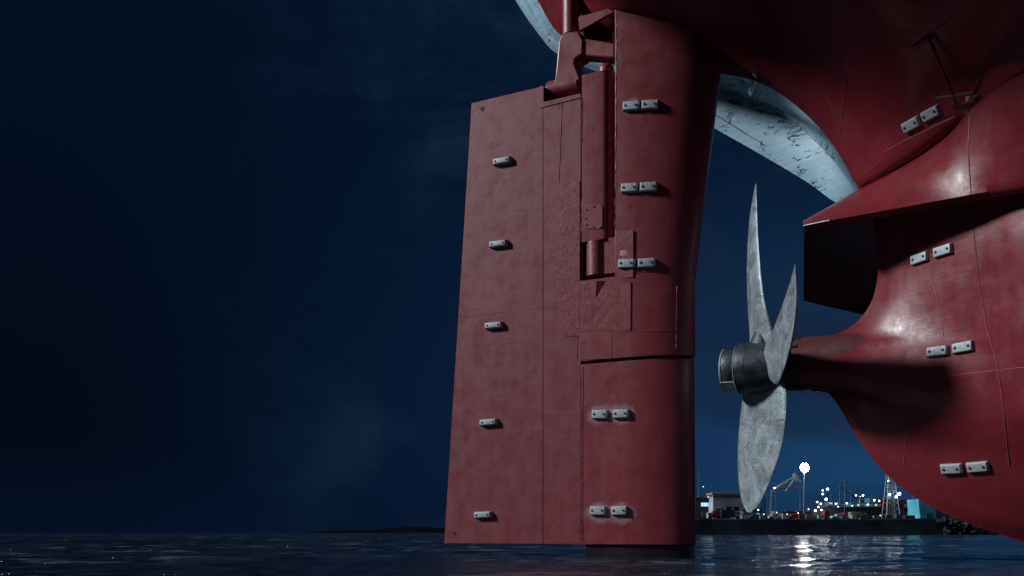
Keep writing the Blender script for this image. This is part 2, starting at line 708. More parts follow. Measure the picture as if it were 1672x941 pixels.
# pintle knuckle in the recess, carried by the horn
bm = bmesh.new()
pk0, pk1 = U(976, 452, -.16), U(976, 397, -.16)
pk1.x = pk0.x
lathe(bm, [(0, .205), (pk1.z - pk0.z, .205)], pk0, (0, 0, 1), 40)
prism(bm, [(pk0.x + .12, pk0.z), (sH + .02, pk0.z), (sH + .02, pk1.z + .03), (pk0.x + .12, pk1.z)], -.03, -.45)
obj('pintle_knuckle', bm, M_patch, horn, 45)
# dark recess behind it
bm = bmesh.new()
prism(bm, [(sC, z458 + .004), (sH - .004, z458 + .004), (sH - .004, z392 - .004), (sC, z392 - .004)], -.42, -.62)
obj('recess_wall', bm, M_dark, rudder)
# little pointed fairing under the knuckle
bm = bmesh.new()
a_, b_, c_ = U(961, 459, .043), U(988, 459, .043), U(972, 485, .046)
t_ = U(974, 459, .085)
vs = [bm.verts.new(p) for p in (a_, b_, c_, t_)]
for f in ((0, 1, 3), (1, 2, 3), (2, 0, 3), (0, 2, 1)):
    bm.faces.new([vs[i] for i in f])
obj('drip_fairing', bm, M_rud, rudder, 10)


def plate(name, pts, n0, thick, m, parent, bev=.003):
    bm = bmesh.new()
    prism(bm, pxpoly(pts, n0), n0 + thick, n0 - .02)
    return bevel(obj(name, bm, m, parent, 30), bev, 2)


plate('doubler_plate', [(917, 299), (947, 296), (947, 549), (921, 549), (905, 455), (909, 380)], 0, .010, M_patch, rudder)
plate('doubler_plate', [(952, 461), (1030, 461), (1030, 540), (952, 543)], .035, .003, M_patch, block)
plate('doubler_plate', [(1005, 378), (1034, 376), (1034, 453), (1005, 455)], .03, .005, M_patch, horn)
plate('doubler_plate', [(882, 141), (888, 141), (888, 167), (948, 153), (949, 160), (882, 177)], 0, .012, M_rud, rudder, .004)
plate('doubler_plate', [(946, 545), (999, 543), (999, 586), (946, 588)], .035, .005, M_rud, block)


def round_rect(x0, y0, x1, y1, r, k=5):
    out = []
    for cx, cy, a0 in ((x1 - r, y1 - r, 0), (x0 + r, y1 - r, 90), (x0 + r, y0 + r, 180), (x1 - r, y0 + r, 270)):
        for i in range(k + 1):
            a = R(a0 + 90 * i / k)
            out.append((cx + r * math.cos(a), cy + r * math.sin(a)))
    return out


hatch = plate('access_cover', round_rect(954, 334, 984, 374, 6), .012, .012, M_rud, rudder, .003)
for x, y in ((970, 338), (958, 343), (957, 357), (958, 367), (969, 371), (981, 371)):
    bm = bmesh.new()
    p = U(x, y, .024)
    tube(bm, p, p + Vector((0, -.012, 0)), .014, seg=8)
    obj('cover_bolt', bm, M_hole, rudder)
# lifting eyes bored through the blade
for x, y in ((788, 178), (742, 871)):
    bm = bmesh.new()
    p = U(x, y, 0)
    tube(bm, p + Vector((0, .02, 0)), p + Vector((0, -.004, 0)), .042, seg=16)
    obj('lifting_hole', bm, M_hole, rudder)

# --- steering link above the blade -----------------------------------------
bm = bmesh.new()
p0, p1 = U(933, 58, -.25), U(933, -40, -.25)
p1.x = p0.x
tube(bm, p0, p1, .165, seg=28)
link_ = obj('steering_post', bm, M_horn, ship, 40)
bm = bmesh.new()
prism(bm, pxpoly([(919, 53), (944, 50), (952, 66), (951, 88), (939, 96), (938, 104), (947, 128), (944, 133), (904, 140), (907, 118), (912, 66)], -.06), -.06, -.44)
bevel(obj('steering_arm', bm, M_horn, link_, 30), .05, 4)
bm = bmesh.new()
k0, k1 = U(897, 151, -.24), U(949, 140, -.24)
k1.z = k0.z
tube(bm, k0, k1, .185, seg=30)
bevel(obj('link_pin', bm, M_horn, link_, 40), .02, 3)
bm = bmesh.new()
prism(bm, pxpoly([(938, 70), (952, 62), (1004, 70), (1004, 96), (955, 92), (938, 90)], -.10), -.10, -.40)
bevel(obj('steering_bracket', bm, M_horn, link_, 30), .04, 4)
bm = bmesh.new()
prism(bm, pxpoly([(944, 28), (1003, 12), (1003, 18), (946, 50)], -.02), -.02, -.10)
obj('hull_bracket', bm, M_horn, ship)
bm = bmesh.new()
prism(bm, pxpoly([(946, 5), (1003, 0), (1003, 100), (975, 72), (946, 66)], -.5), -.5, -.58)
obj('hull_web', bm, M_dark, ship)

# --- hull ----------------------------------------------------------------
A_L = [(835, -70, -1.7), (880, 5, -1.45), (915, 57, -1.3), (1000, 92, -1.15), (1100, 108, -1.05), (1178, 121, -1.0), (1225, 130, -.97),
       (1262, 146, -.95), (1305, 177, -.85), (1345, 217, -.75), (1380, 268, -.6), (1402, 309, -.5)]
A_R = [(1402, 309, -.5), (1440, 290, 0), (1500, 255, .55), (1545, 222, .95), (1572, 195, 1.25), (1600, 165, 1.62), (1672, 118, 2.4), (1850, 20, 3.7)]
B_L = [(868, -90, -.6), (940, -10, -.25), (1003, 16, .03), (1060, 19, .05), (1110, 27, .0), (1170, 62, -.3), (1240, 105, -.45),
       (1300, 150, -.4), (1350, 205, -.3), (1410, 295, -.2)]
B_R = [(1410, 295, -.2), (1450, 272, .30), (1505, 238, .80), (1550, 205, 1.15), (1580, 178, 1.4), (1608, 150, 1.78), (1676, 100, 2.6), (1855, 0, 3.9)]
C_L = [(905, -230, 1.0), (1020, -105, 1.1), (1110, -80, 1.1), (1200, -30, .9), (1290, 45, .7), (1360, 120, .5), (1425, 205, .45)]
C_R = [(1425, 205, .45), (1465, 190, .9), (1530, 150, 1.4), (1600, 95, 2.0), (1690, 30, 2.9), (1870, -90, 4.2)]


def Uz(px, py, lift=0.0):
    """where the sight line meets the flat run of the counter: z = profile(s)"""
    lo, hi = -1.0, 12.0
    for _ in range(50):
        n_ = (lo + hi) / 2
        p = U(px, py, n_)
        if p.z > 7.5 + (.55 if p.x < 4.6 else .10) * (4.6 - p.x) + lift:
            lo = n_
        else:
            hi = n_
    return U(px, py, (lo + hi) / 2)


D_L = [(905, -560), (1020, -430), (1150, -330), (1270, -215), (1360, -115), (1440, -10)]
D_R = [(1440, -10), (1490, -20), (1550, -50), (1630, -100), (1720, -160), (1890, -260)]
D_L, D_R = [Uz(*p) for p in D_L], [Uz(*p) for p in D_R]
E_L = [p + Vector((0, -2.5, .9)) for p in D_L]
E_R = [p + Vector((0, -2.5, .9)) for p in D_R]
F_L = [p + Vector((0, -3.6, 5)) for p in D_L]
F_R = [p + Vector((0, -3.6, 5)) for p in D_R]
bm = bmesh.new()
gl_ = loft(px_rows([A_L, B_L, C_L]) + [D_L, E_L, F_L], 60, 60)
gr_ = loft(px_rows([A_R, B_R, C_R]) + [D_R, E_R, F_R], 60, 60)
gg = [a + b[1:] for a, b in zip(gl_, gr_)]
for i, row in enumerate(gg):                     # fair the crease out away from the lower edge
    wgt = max(0.0, min(1.0, (i - 7) / 14))
    for _ in range(60):
        new = row[:]
        for j in range(1, len(row) - 1):
            new[j] = row[j].lerp((row[j - 1] + row[j + 1]) / 2, wgt * .9)
        row = new
    gg[i] = row
grid(bm, onward(gg))
# hood over the propeller: roof, its underside and the far cheek
RIDGE = [(1313, 366, -.42), (1350, 340, -.46)] + A_R
LIP = [(1312, 369, .75), (1345, 362, .90), (1450, 343, 1.25), (1585, 318, 1.6), (1672, 303, 1.9), (1850, 268, 2.6)]
rl, ll = px_rows([RIDGE, LIP])
mid = [a.lerp(b, .5) for a, b in zip(cr(rl, 70), cr(ll, 70))]
fm = [m_ + Vector((0, -.06, .05)) for m_ in mid]
grid(bm, onward(loft([rl, fm, ll], 70, 14)))
low = [p + Vector((0.02, .10, -.06)) for p in ll]
grid(bm, loft([ll, low], 70, 3))
inn = [p + Vector((0.0, .06, -.10)) for p in rl]
grid(bm, loft([low, inn], 70, 6))
hull = obj('hull', bm, M_hull, ship, 50)

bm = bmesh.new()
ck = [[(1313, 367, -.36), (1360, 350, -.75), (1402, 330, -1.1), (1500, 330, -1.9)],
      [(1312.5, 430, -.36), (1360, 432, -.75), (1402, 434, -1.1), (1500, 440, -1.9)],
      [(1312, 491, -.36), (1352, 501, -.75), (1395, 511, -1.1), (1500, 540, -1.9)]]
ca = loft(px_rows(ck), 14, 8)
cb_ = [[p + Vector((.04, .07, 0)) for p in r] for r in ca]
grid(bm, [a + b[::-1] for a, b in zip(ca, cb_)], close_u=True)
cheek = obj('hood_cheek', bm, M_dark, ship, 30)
# aft lip of the hood rubbed to bare metal
bm = bmesh.new()
lp_ = cr(ll, 160)
polytube(bm, [p + Vector((0, -.004, 0)) for p in lp_ if p.x < U(1356, 362, .9).x], .012, 6)
obj('worn_lip', bm, M_rim, hull, 60)
# --- skeg
SK = [
    [(1424, 340, 0), (1500, 318, .75), (1590, 295, 1.2), (1672, 275, 1.55), (1860, 240, 2.2)],
    [(1427, 372, 0), (1480, 362, .52), (1540, 352, .88), (1600, 345, 1.14), (1672, 335, 1.5), (1860, 310, 2.2)],
    [(1434, 430, 0), (1480, 424, .42), (1540, 410, .82), (1600, 402, 1.12), (1672, 392, 1.5), (1860, 375, 2.2)],
    [(1424, 490, 0), (1465, 480, .36), (1525, 470, .72), (1595, 462, 1.06), (1672, 455, 1.45), (1860, 440, 2.2)],
    [(1393, 531, 0), (1445, 523, .34), (1515, 515, .66), (1590, 510, 1.0), (1672, 505, 1.42), (1860, 495, 2.2)],
    [(1352, 549, 0), (1425, 548, .35), (1510, 545, .66), (1590, 543, .98), (1672, 540, 1.40), (1860, 535, 2.18)],
    [(1308, 554, .05), (1400, 566, .40), (1505, 572, .68), (1590, 573, .96), (1672, 573, 1.37), (1860, 570, 2.15)],
    [(1305, 580, .36), (1390, 588, .50), (1500, 600, .71), (1590, 604, .95), (1672, 606, 1.33), (1860, 608, 2.10)],
    [(1305, 604, .42), (1385, 610, .51), (1500, 630, .70), (1590, 638, .92), (1672, 642, 1.28), (1860, 648, 2.05)],
    [(1310, 630, .30), (1390, 636, .42), (1500, 660, .64), (1590, 672, .86), (1672, 680, 1.20), (1860, 690, 1.95)],
    [(1348, 638.5, 0), (1420, 655, .36), (1510, 690, .58), (1600, 706, .82), (1672, 715, 1.1), (1860, 730, 1.8)],
    [(1368, 661, 0), (1440, 690, .34), (1525, 725, .54), (1610, 745, .76), (1680, 755, 1.0), (1860, 770, 1.65)],
    [(1400, 715, 0), (1470, 745, .30), (1550, 775, .48), (1620, 792, .66), (1690, 803, .86), (1860, 815, 1.4)],
    [(1452, 779, 0), (1520, 800, .24), (1590, 820, .38), (1650, 832, .52), (1710, 840, .66), (1860, 855, 1.05)],
    [(1530, 833, 0), (1590, 845, .16), (1650, 858, .27), (1700, 865, .36), (1760, 872, .46), (1880, 885, .70)],
    [(1672, 887, 0), (1710, 893, .06), (1750, 898, .11), (1790, 903, .15), (1830, 907, .2), (1900, 915, .3)],
]
for r_i, f_ in ((10, .93), (11, .80), (12, .68), (13, .60), (14, .60), (15, .60)):
    SK[r_i] = [SK[r_i][0]] + [(x, y, n * f_) for x, y, n in SK[r_i][1:]]
sk = onward(loft(px_rows(SK), 60, 110), .10, 1.5)
bm = bmesh.new()
grid(bm, sk)
grid(bm, [[Vector((p.x, -p.y, p.z)) for p in row] for row in sk])
skeg = obj('skeg', bm, M_hull, ship, 60)

# stern tube with seal
zS = U(1300, 595.5, 0).z
bm = bmesh.new()
s_a, s_b = U(1289, 595, 0).x, U(1500, 595, 0).x
lathe(bm, [(0, .36), (0, .415), (.10, .42), (.10, .405), (.22, .405), (.22, .422), (.55, .425), (s_b - s_a, .43)],
      Vector((s_a, 0, zS)), (1, 0, 0), 56)
st_tube = obj('stern_tube', bm, M_dark, ship, 30)
for k in range(10):
    a = 2 * math.pi * k / 10
    bm = bmesh.new()
    c0 = Vector((s_a + .16, math.cos(a) * .405, zS + math.sin(a) * .405))
    box(bm, c0, (.09, .05, .05), Matrix.Rotation(a, 4, 'X'))
    obj('seal_bolt', bm, M_hub, st_tube)

# pale starboard side of the hull
PM = [(828, -72, -4.6), (864, 5, -4.6), (899, 60, -4.7), (1000, 105, -4.8), (1100, 126, -4.9), (1172, 144, -5.0), (1262, 180, -5.0), (1310, 213, -4.9), (1350, 251, -4.7), (1380, 288, -4.5), (1398, 314, -4.3)]
PL = [(800, -75, -4.7), (845, 6, -4.7), (875, 50, -4.8), (908, 87, -4.9), (1000, 128, -5.0), (1100, 175, -5.1), (1165, 209, -5.15), (1250, 257, -5.1), (1320, 299, -5.0), (1365, 331, -4.8), (1394, 338, -4.6)]
# a leaning upper strake and an upright lower one, standing well to starboard
PU = [(835, -130, -3.8), (885, -50, -3.7), (922, 10, -3.6), (1000, 60, -3.5), (1100, 75, -3.4), (1178, 85, -3.3), (1265, 110, -3.3), (1320, 140, -3.3), (1365, 185, -3.3), (1395, 240, -3.3), (1425, 290, -3.4)]
bm = bmesh.new()
ru, rm, rw = px_rows([PU, PM, PL])
gu = [cr(ru, 70), cr(rm, 70), cr(rw, 70)]
g1_ = loft([gu[0], [a.lerp(b, .5) + Vector((0, -.02, 0)) for a, b in zip(gu[0], gu[1])], gu[1]], 70, 8)
g2_ = loft([gu[1], [a.lerp(b, .5) + Vector((0, -.05, 0)) for a, b in zip(gu[1], gu[2])], gu[2]], 70, 10)
g3_ = loft([gu[2], [p + Vector((0, .5, .6)) for p in gu[2]], [p + Vector((.1, .9, 2.6)) for p in gu[2]]], 70, 8)
g4_ = [g3_[-1], g1_[0]]
for g_ in (g1_, g2_, g3_, g4_):
    grid(bm, g_)
pale = obj('starboard_side', bm, M_pale, ship, 24)
tag(pale, 'pale scuffed far side of the hull')

# unseen stern slab above the picture, added to shade the counter
bm = bmesh.new()
rows = []
for i in range(13):
    u = i / 12
    n_ = 0.2 + 7.3 * u
    s_end = -1.7 - .5 * math.sin(u * 3.1)
    rows.append([Vector((s_end + (5.5 - s_end) * k / 12, -n_, 11.0 + .25 * u + .03 * (k - 4) ** 2)) for k in range(13)])
up_rows = [[p + Vector((0, 0, 4)) for p in r] for r in rows]
grid(bm, rows)
grid(bm, up_rows)
for e0, e1 in ((rows[0], up_rows[0]), (rows[-1], up_rows[-1]), ([r[0] for r in rows], [r[0] for r in up_rows]), ([r[-1] for r in rows], [r[-1] for r in up_rows])):
    grid(bm, [e0, e1])
obj('stern_shade_slab', bm, M_hull, ship, 30)

# --- surface lookups -------------------------------------------------------
def bvh(o):
    me = o.data
    return BVHTree.FromPolygons([v.co.copy() for v in me.vertices], [list(p.vertices) for p in me.polygons])


T_hull, T_skeg, T_rud, T_horn, T_block, T_pale, T_stock = [bvh(o) for o in (hull, skeg, rudder, horn, block, pale, stock)]


def hit(px, py, trees):
    o, d = ray(px, py)
    best = None
    for t in trees:
        h_ = t.ray_cast(o, d)
        if h_[0] is not None and (best is None or h_[3] < best[3]):
            best = h_
    if best is None:
        return None
    nrm = best[1]
    if nrm.dot(d) > 0:
        nrm = -nrm
    return best[0], nrm


def seam(pts, trees, parent, r=.010, m=None, name='weld_seam', step=9):
    r *= .75
    out = []
    for (x0, y0), (x1, y1) in zip(pts, pts[1:]):
        k = max(2, int(math.hypot(x1 - x0, y1 - y0) / step))
        for i in range(k):
            u = i / k
            h_ = hit(x0 + (x1 - x0) * u + random.uniform(-.4, .4), y0 + (y1 - y0) * u + random.uniform(-.4, .4), trees)
            if h_:
                out.append(h_[0] + h_[1] * r * .15)
    h_ = hit(pts[-1][0], pts[-1][1], trees)
    if h_:
        out.append(h_[0])
    if len(out) > 1:
        bm = bmesh.new()
        polytube(bm, out, r)
        return obj(name, bm, m, parent, 60)


HS = [T_hull, T_skeg]
seam([(1585, 160), (1581, 240), (1585, 318)], [T_hull], hull, .012, M_seam)
seam([(1586, 330), (1592, 400), (1600, 470), (1612, 540), (1630, 600), (1640, 680), (1648, 760)], [T_skeg], skeg, .013, M_seam)
seam([(1516, 440), (1528, 480), (1538, 530), (1541, 552)], [T_skeg], skeg, .009, M_seam)
seam([(1556, 412), (1597, 402)], [T_skeg], skeg, .009, M_seam)
seam([(1420, 632), (1520, 618), (1600, 608), (1672, 600)], [T_skeg], skeg, .009, M_seam)
seam([(1482, 690), (1477, 740), (1475, 760)], [T_skeg], skeg, .009, M_seam)
seam([(1385, 90), (1380, 150), (1372, 215), (1362, 235)], [T_hull], hull, .010, M_seam)
seam([(1328, 50), (1300, 110), (1285, 150)], [T_hull], hull, .010, M_seam)
seam([(1440, 262), (1410, 285)], [T_hull], hull, .010, M_seam)
seam([(1522, 52), (1560, 28), (1600, -5)], [T_hull], hull, .016, M_seam)
seam([(1345, 150), (1368, 190)], [T_hull], hull, .010, M_seam)
seam([(1500, 108), (1532, 158)], [T_hull], hull, .008, M_seam)
seam([(1440, 250), (1480, 228), (1560, 190)], [T_hull], hull, .007, M_seam)
# blade and horn
RS = [T_rud, T_block]
seam([(952, 598), (951, 700), (951, 800), (951, 888)], [T_rud], rudder, .010, M_seam)
seam([(918, 168), (915, 230), (913, 298)], [T_rud], rudder, .009, M_seam)
seam([(951, 160), (950, 260), (949, 392)], [T_rud, T_stock], rudder, .008, M_seam)
seam([(741, 520), (820, 510), (944, 498)], [T_rud], rudder, .005, M_seam, step=14)
seam([(745, 565), (850, 560), (946, 551)], [T_rud], rudder, .005, M_seam, step=14)
seam([(738, 690), (850, 680), (946, 676)], [T_rud], rudder, .004, M_seam, step=14)
seam([(760, 350), (860, 343), (906, 338)], [T_rud], rudder, .004, M_seam, step=14)
seam([(955, 185), (1000, 181)], [T_stock], rudder, .005, M_seam)
seam([(953, 240), (1000, 238)], [T_stock], rudder, .005, M_seam)
seam([(1105, 468), (1104, 530), (1104, 586)], [T_block], block, .009, M_seam)
seam([(952, 545), (1030, 541), (1104, 540)], [T_block], block, .008, M_seam)
seam([(945, 480), (943, 560), (942, 590)], [T_rud], rudder, .008, M_seam)
seam([(1007, 22), (1006, 150), (1005, 300), (1004, 372)], [T_horn], horn, .008, M_seam)
seam([(1168, 188), (1250, 238)], [T_pale], pale, .012, M_mist)

# bracket pieces welded under the counter
def lug(px, py, size, rot, m, name, parent, tree):
    h_ = hit(px, py, tree)
    if not h_:
        return
    bm = bmesh.new()
    q = h_[1].to_track_quat('Z', 'Y').to_matrix().to_4x4()
    box(bm, (0, 0, size[2] / 2 - .01), size)
    bm.transform(Matrix.Translation(h_[0]) @ q @ Matrix.Rotation(rot, 4, 'Z'))
    return bevel(obj(name, bm, m, parent), .01)


# staff hanging under the counter with its stay
h0, h1 = hit(1520, 60, [T_hull]), hit(1567, 168, [T_hull])
bm = bmesh.new()
if h0 and h1:
    a, b = h0[0] + h0[1] * .05, h1[0] + h1[1] * .07
    tube(bm, a, b, .026, .016, 8)
    d = (b - a).normalized()
    sd = d.cross(h1[1]).normalized()
    m_ = a.lerp(b, .86)
    tube(bm, m_ - sd * .32, m_ + sd * .26, .030, .018, 8)
obj('sounding_bracket', bm, M_dark, hull)
h0, h1 = hit(1493, 80, [T_hull]), hit(1519, 60, [T_hull])
bm = bmesh.new()
if h0 and h1:
    polytube(bm, [h0[0] + h0[1] * .02, h1[0] + h1[1] * .02], .035, 4)
obj('eye_plate', bm, M_rud, hull)
h0, h1 = hit(1237, 117, [T_hull, T_pale]), hit(1227, 152, [T_hull, T_pale])
bm = bmesh.new()
if h0 and h1:
    d = (h1[0] - h0[0])
    polytube(bm, [h0[0] + h0[1] * .03, h0[0] + d * .5 + h0[1] * .05, h1[0] + h1[1] * .03], .06, 4)
obj('hanging_lug', bm, M_pale, hull)
# bare patch where a bracket was cut off
def scab(px, py, r, m, parent, trees, name='bare_patch'):
    bm = bmesh.new()
    pts = []
    for i in range(14):
        a = 2 * math.pi * i / 14
        rr = r * random.uniform(.7, 1.15)
        h_ = hit(px + rr * 1.2 * math.cos(a), py + rr * math.sin(a), trees)
        if h_:
            pts.append(h_[0] + h_[1] * .008)
    c_ = hit(px, py, trees)
    if len(pts) > 4 and c_:
        cv = bm.verts.new(c_[0] + c_[1] * .022)
        ring = [bm.verts.new(p) for p in pts]
        for i in range(len(ring)):
            bm.faces.new((ring[i], ring[(i + 1) % len(ring)], cv))
        obj(name, bm, m, parent, 80)


M_bare = plain('scraped_primer', (.46, .28, .27), 0.5, 0, .3, 8)
scab(1585, 160, 9, M_bare, hull, [T_hull])
scab(1020, 414, 7, M_bare, horn, [T_horn])

# --- sacrificial anodes ----------------------------------------------------
def anode_mesh(name, L, W, H, ch, pits=True):
    bm = bmesh.new()
    for v in box(bm, (0, 0, H / 2 - .005), (L, W, H)):
        if v.co.z > H * .4:
            v.co.x *= 1 - ch / L * 2
            v.co.y *= 1 - ch * .6 / W * 2
    bmesh.ops.bevel(bm, geom=list(bm.edges), offset=min(H, W) * .16, segments=3, affect='EDGES', profile=.5)
    top = [f for f in bm.faces if f.normal.z > .9]
    me = bpy.data.meshes.new(name)
    bm.to_mesh(me)
    nb = bmesh.new()
    for sx in (-1, 1):
        c0 = Vector((sx * L * .30, 0, H - .004))
        bmesh.ops.create_cone(nb, cap_ends=True, segments=14, radius1=W * .14, radius2=W * .12, depth=.014,
                              matrix=Matrix.Translation(c0))
    me2 = bpy.data.meshes.new(name + '_bolt')
    nb.to_mesh(me2)
    bm.free()
    # join, with the bolt pits as a second material
    bm = bmesh.new()
    bm.from_mesh(me)
    k = len(bm.faces)
    bm.from_mesh(me2)
    bm.faces.ensure_lookup_table()
    for f in bm.faces[k:]:
        f.material_index = 1
    bm.to_mesh(me)
    bm.free()
    for p in me.polygons:
        p.use_smooth = True
    me.set_sharp_from_angle(angle=R(40))
    me.materials.append(M_zinc)
    me.materials.append(M_hole)
    return me


AN_S = anode_mesh('anode', .40, .135, .085, .030)      # the plain bars on the blade
AN_P = anode_mesh('anode', .315, .165, .066, .018)      # the paired blocks
AN_H = anode_mesh('anode', .325, .152, .060, .018)


def anode(px, py, me, trees, parent, jit=2.0, along=None):
    h_ = hit(px, py, trees)
    if not h_:
        print('ANODE MISS', px, py)
        return
    p, nrm = h_
    x = Vector((1, 0, 0))
    if along:
        x = hit(along[2], along[3], trees)[0] - hit(along[0], along[1], trees)[0]
    x = (x - nrm * x.dot(nrm)).normalized()
    y = nrm.cross(x)
    m = Matrix((x, y, nrm)).transposed().to_4x4()
    o = bpy.data.objects.new('anode', me)
    C.objects.link(o)
    o.parent = parent
    o.matrix_local = Matrix.Translation(p) @ m @ Matrix.Rotation(R(random.uniform(-jit, jit)), 4, 'Z')
    return o


for x, y in ((821, 264), (815, 399), (807.5, 532), (799, 690), (790, 841)):
    anode(x, y, AN_S, [T_rud], rudder, 1.5)
for q_, me_, tr_, par_ in (((980, 677, 1014.5, 676), AN_P, [T_rud], rudder), ((977, 834, 1012, 834), AN_P, [T_rud], rudder),
                           ((1031, 174, 1062, 172), AN_P, [T_horn], horn), ((1028, 307.5, 1059, 306), AN_P, [T_horn], horn), ((1023.5, 431, 1056, 430), AN_P, [T_horn], horn),
                           ((1489, 203, 1521, 185), AN_H, [T_hull], hull), ((1503, 422, 1541, 409.5), AN_H, [T_skeg], skeg),
                           ((1531, 574, 1573, 567), AN_H, [T_skeg], skeg), ((1554, 765, 1597, 762), AN_H, [T_skeg], skeg)):
    anode(q_[0], q_[1], me_, tr_, par_, 2, q_)
    anode(q_[2], q_[3], me_, tr_, par_, 2, q_)

# --- propeller --------------------------------------------------------------
bm = bmesh.new()
sx = lambda px: U(px, 596, 0).x + .10 * max(0, min(1, (1290 - px) / 60))
lathe(bm, [(sx(1176), .05), (sx(1176), .335), (sx(1179), .35), (sx(1195), .35), (sx(1197), .345), (sx(1198), .40), (sx(1204), .418),
           (sx(1216), .425), (sx(1217), .418), (sx(1218), .425), (sx(1235), .43), (sx(1262), .43), (sx(1288), .41), (sx(1290), .05)], Vector((0, 0, zS)), (1, 0, 0), 64)
hub = obj('propeller', bm, M_hub, ship, 30)
bm = bmesh.new()
lathe(bm, [(sx(1173.5), .05), (sx(1173.5), .335), (sx(1174.5), .35), (sx(1176.3), .35), (sx(1176.5), .05)], Vector((0, 0, zS)), (1, 0, 0), 64)
obj('hub_cap', bm, M_rim, hub, 40)
bm = bmesh.new()
lathe(bm, [(sx(1197.4), .32), (sx(1197.4), .405), (sx(1198.2), .412), (sx(1198.4), .32)], Vector((0, 0, zS)), (1, 0, 0), 64)
obj('hub_ring', bm, M_rim, hub, 40)
bm = bmesh.new()                                   # bright worn shoe under the cap
lp_ = []
for x_ in (1174, 1180, 1190, 1196):
    lp_.append([Vector((sx(x_), math.sin(a_) * r_, zS - math.cos(a_) * r_)) for r_ in (.352, .375) for a_ in ([R(-48 + 12 * k) for k in range(9)] if r_ < .36 else [R(48 - 12 * k) for k in range(9)])])
vs = grid(bm, lp_, close_u=True)
bm.faces.new(vs[0])
bm.faces.new(vs[-1])
obj('cap_shoe', bm, M_rim, hub, 40)


def blade(le, te, thick, bulge, nu=34, nv=40):
    """le/te: matching control curves root->tip as (px,py,n)"""
    a = cr([U(*p) for p in le], nv)
    b = cr([U(*p) for p in te], nv)
    cols = []
    front, back = [], []
    for i in range(nv):
        w_ = b[i] - a[i]
        i0, i1 = max(0, i - 1), min(nv - 1, i + 1)
        up_ = ((a[i1] + b[i1]) - (a[i0] + b[i0]))
        nn = w_.cross(up_)
        nn = nn.normalized() if nn.length > 1e-8 else Vector((0, -1, 0))
        v = i / (nv - 1)
        tk = thick * ((1 - v) ** 1.1 * .9 + .10)
        if w_.length < .25:
            tk *= max(.15, w_.length / .25)
        fr, bk_ = [], []
        for j in range(nu):
            u = j / (nu - 1)
            e = math.sqrt(max(0, 4 * u * (1 - u)))
            p = a[i] + w_ * u + nn * bulge * w_.length * 4 * u * (1 - u)
            fr.append(p + nn * tk * .5 * e + nn * .004)
            bk_.append(p - nn * tk * .5 * e - nn * .004)
        front.append(fr)
        back.append(bk_)
    bm = bmesh.new()
    loops = [f + b_[::-1] for f, b_ in zip(front, back)]
    vs = grid(bm, loops, close_u=True)
    for e in (vs[0], vs[-1]):
        try:
            bm.faces.new(e)
        except ValueError:
            pass
    return obj('propeller_blade', bm, M_blade, hub, 50, merge=False)


# upper blade, seen almost edge-on
blade([(1226, 580, -.25), (1226, 545, -.35), (1223, 490, -.48), (1222, 430, -.58), (1225, 360, -.62), (1231, 320, -.58), (1234.2, 300, -.5)],
      [(1272, 580, .25), (1262, 540, .30), (1251, 500, .30), (1243, 450, .22), (1238, 390, .02), (1236, 335, -.25), (1234.9, 301, -.46)], .16, .05)
# blade reaching towards the camera
blade([(1246, 585, .25), (1252, 560, .50), (1262, 540, .75), (1270, 520, 1.0), (1281, 490, 1.3), (1290, 462, 1.6), (1296, 441, 1.8), (1298, 432, 1.9)],
      [(1262, 622, .30), (1268, 628, .70), (1276, 614, 1.1), (1287, 580, 1.5), (1295, 543, 1.8), (1300, 500, 2.0), (1300.5, 460, 2.0), (1298.8, 433, 1.92)], .15, -.07)
# lower blade, full face
blade([(1216, 615, -.25), (1214, 640, -.30), (1209, 680, -.34), (1205.5, 725, -.36), (1205, 765, -.36), (1208, 800, -.34), (1213, 823, -.28), (1220, 836, -.2)],
      [(1278, 612, .25), (1284, 640, .30), (1283, 680, .32), (1277, 725, .28), (1265, 765, .18), (1251, 800, .05), (1239, 824, -.05), (1226, 837.5, -.17)], .17, .04)
# root fillets
bm = bmesh.new()
for (px, py, n, r0, r1, dz_) in ((1246, 596, 0, .38, .16, .58),):
    p = U(px, py, n)
    p.z = zS
    tube(bm, p, p + Vector((.02, 0, dz_)), r0, r1, 26)
obj('blade_root', bm, M_hub, hub, 60)

# ------------------------------------------------------------------ HARBOUR SHORE
QY = 262.0
QZ = at(0, 848, QY).z
MPP = QY / FPX                                     # metres per picture unit at the quay
M_quay = plain('quay_concrete', (.055, .066, .082), 0.9, 0, .5, .15)
M_cope = plain('quay_edge_concrete', (.13, .15, .175), 0.85, 0, .5, .3)
M_white = plain('white_paint', (.42, .46, .50), 0.5, 0, .3, .4)
M_grey = plain('grey_paint', (.14, .17, .20), 0.6, 0, .4, .5)
M_dk = plain('dark_steel', (.018, .024, .034), 0.6, 0, .4, .5)
M_red = plain('red_paint', (.20, .025, .022), 0.55, 0, .4, .5)
M_rust = plain('rust_red_paint', (.16, .05, .04), 0.6, 0, .4, .5)
M_blue = plain('dull_blue_paint', (.035, .085, .15), 0.5, 0, .4, .5)
M_cyan = plain('cyan_sheeting', (.10, .42, .52), 0.5, 0, .25, .2)
M_deepcyan = plain('deep_blue_sheeting', (.015, .12, .20), 0.5, 0, .25, .2)
M_teal = plain('teal_paint', (.06, .16, .19), 0.5, 0, .3, .4)
M_sand = plain('buff_paint', (.26, .22, .18), 0.6, 0, .3, .5)
M_glass = plain('window_glass', (.02, .03, .045), 0.15, 0, .2, .5)
M_tyre = plain('rubber', (.012, .012, .013), 0.9)
M_rock = plain('dark_boulders', (.016, .019, .025), 0.95, 0, .6, .4)
E_mast = emit('floodlight_glow', (1.0, .96, .95), 150.0)
E_cool = emit('cool_lamp_glow', (.65, .88, 1.0), 3.0)
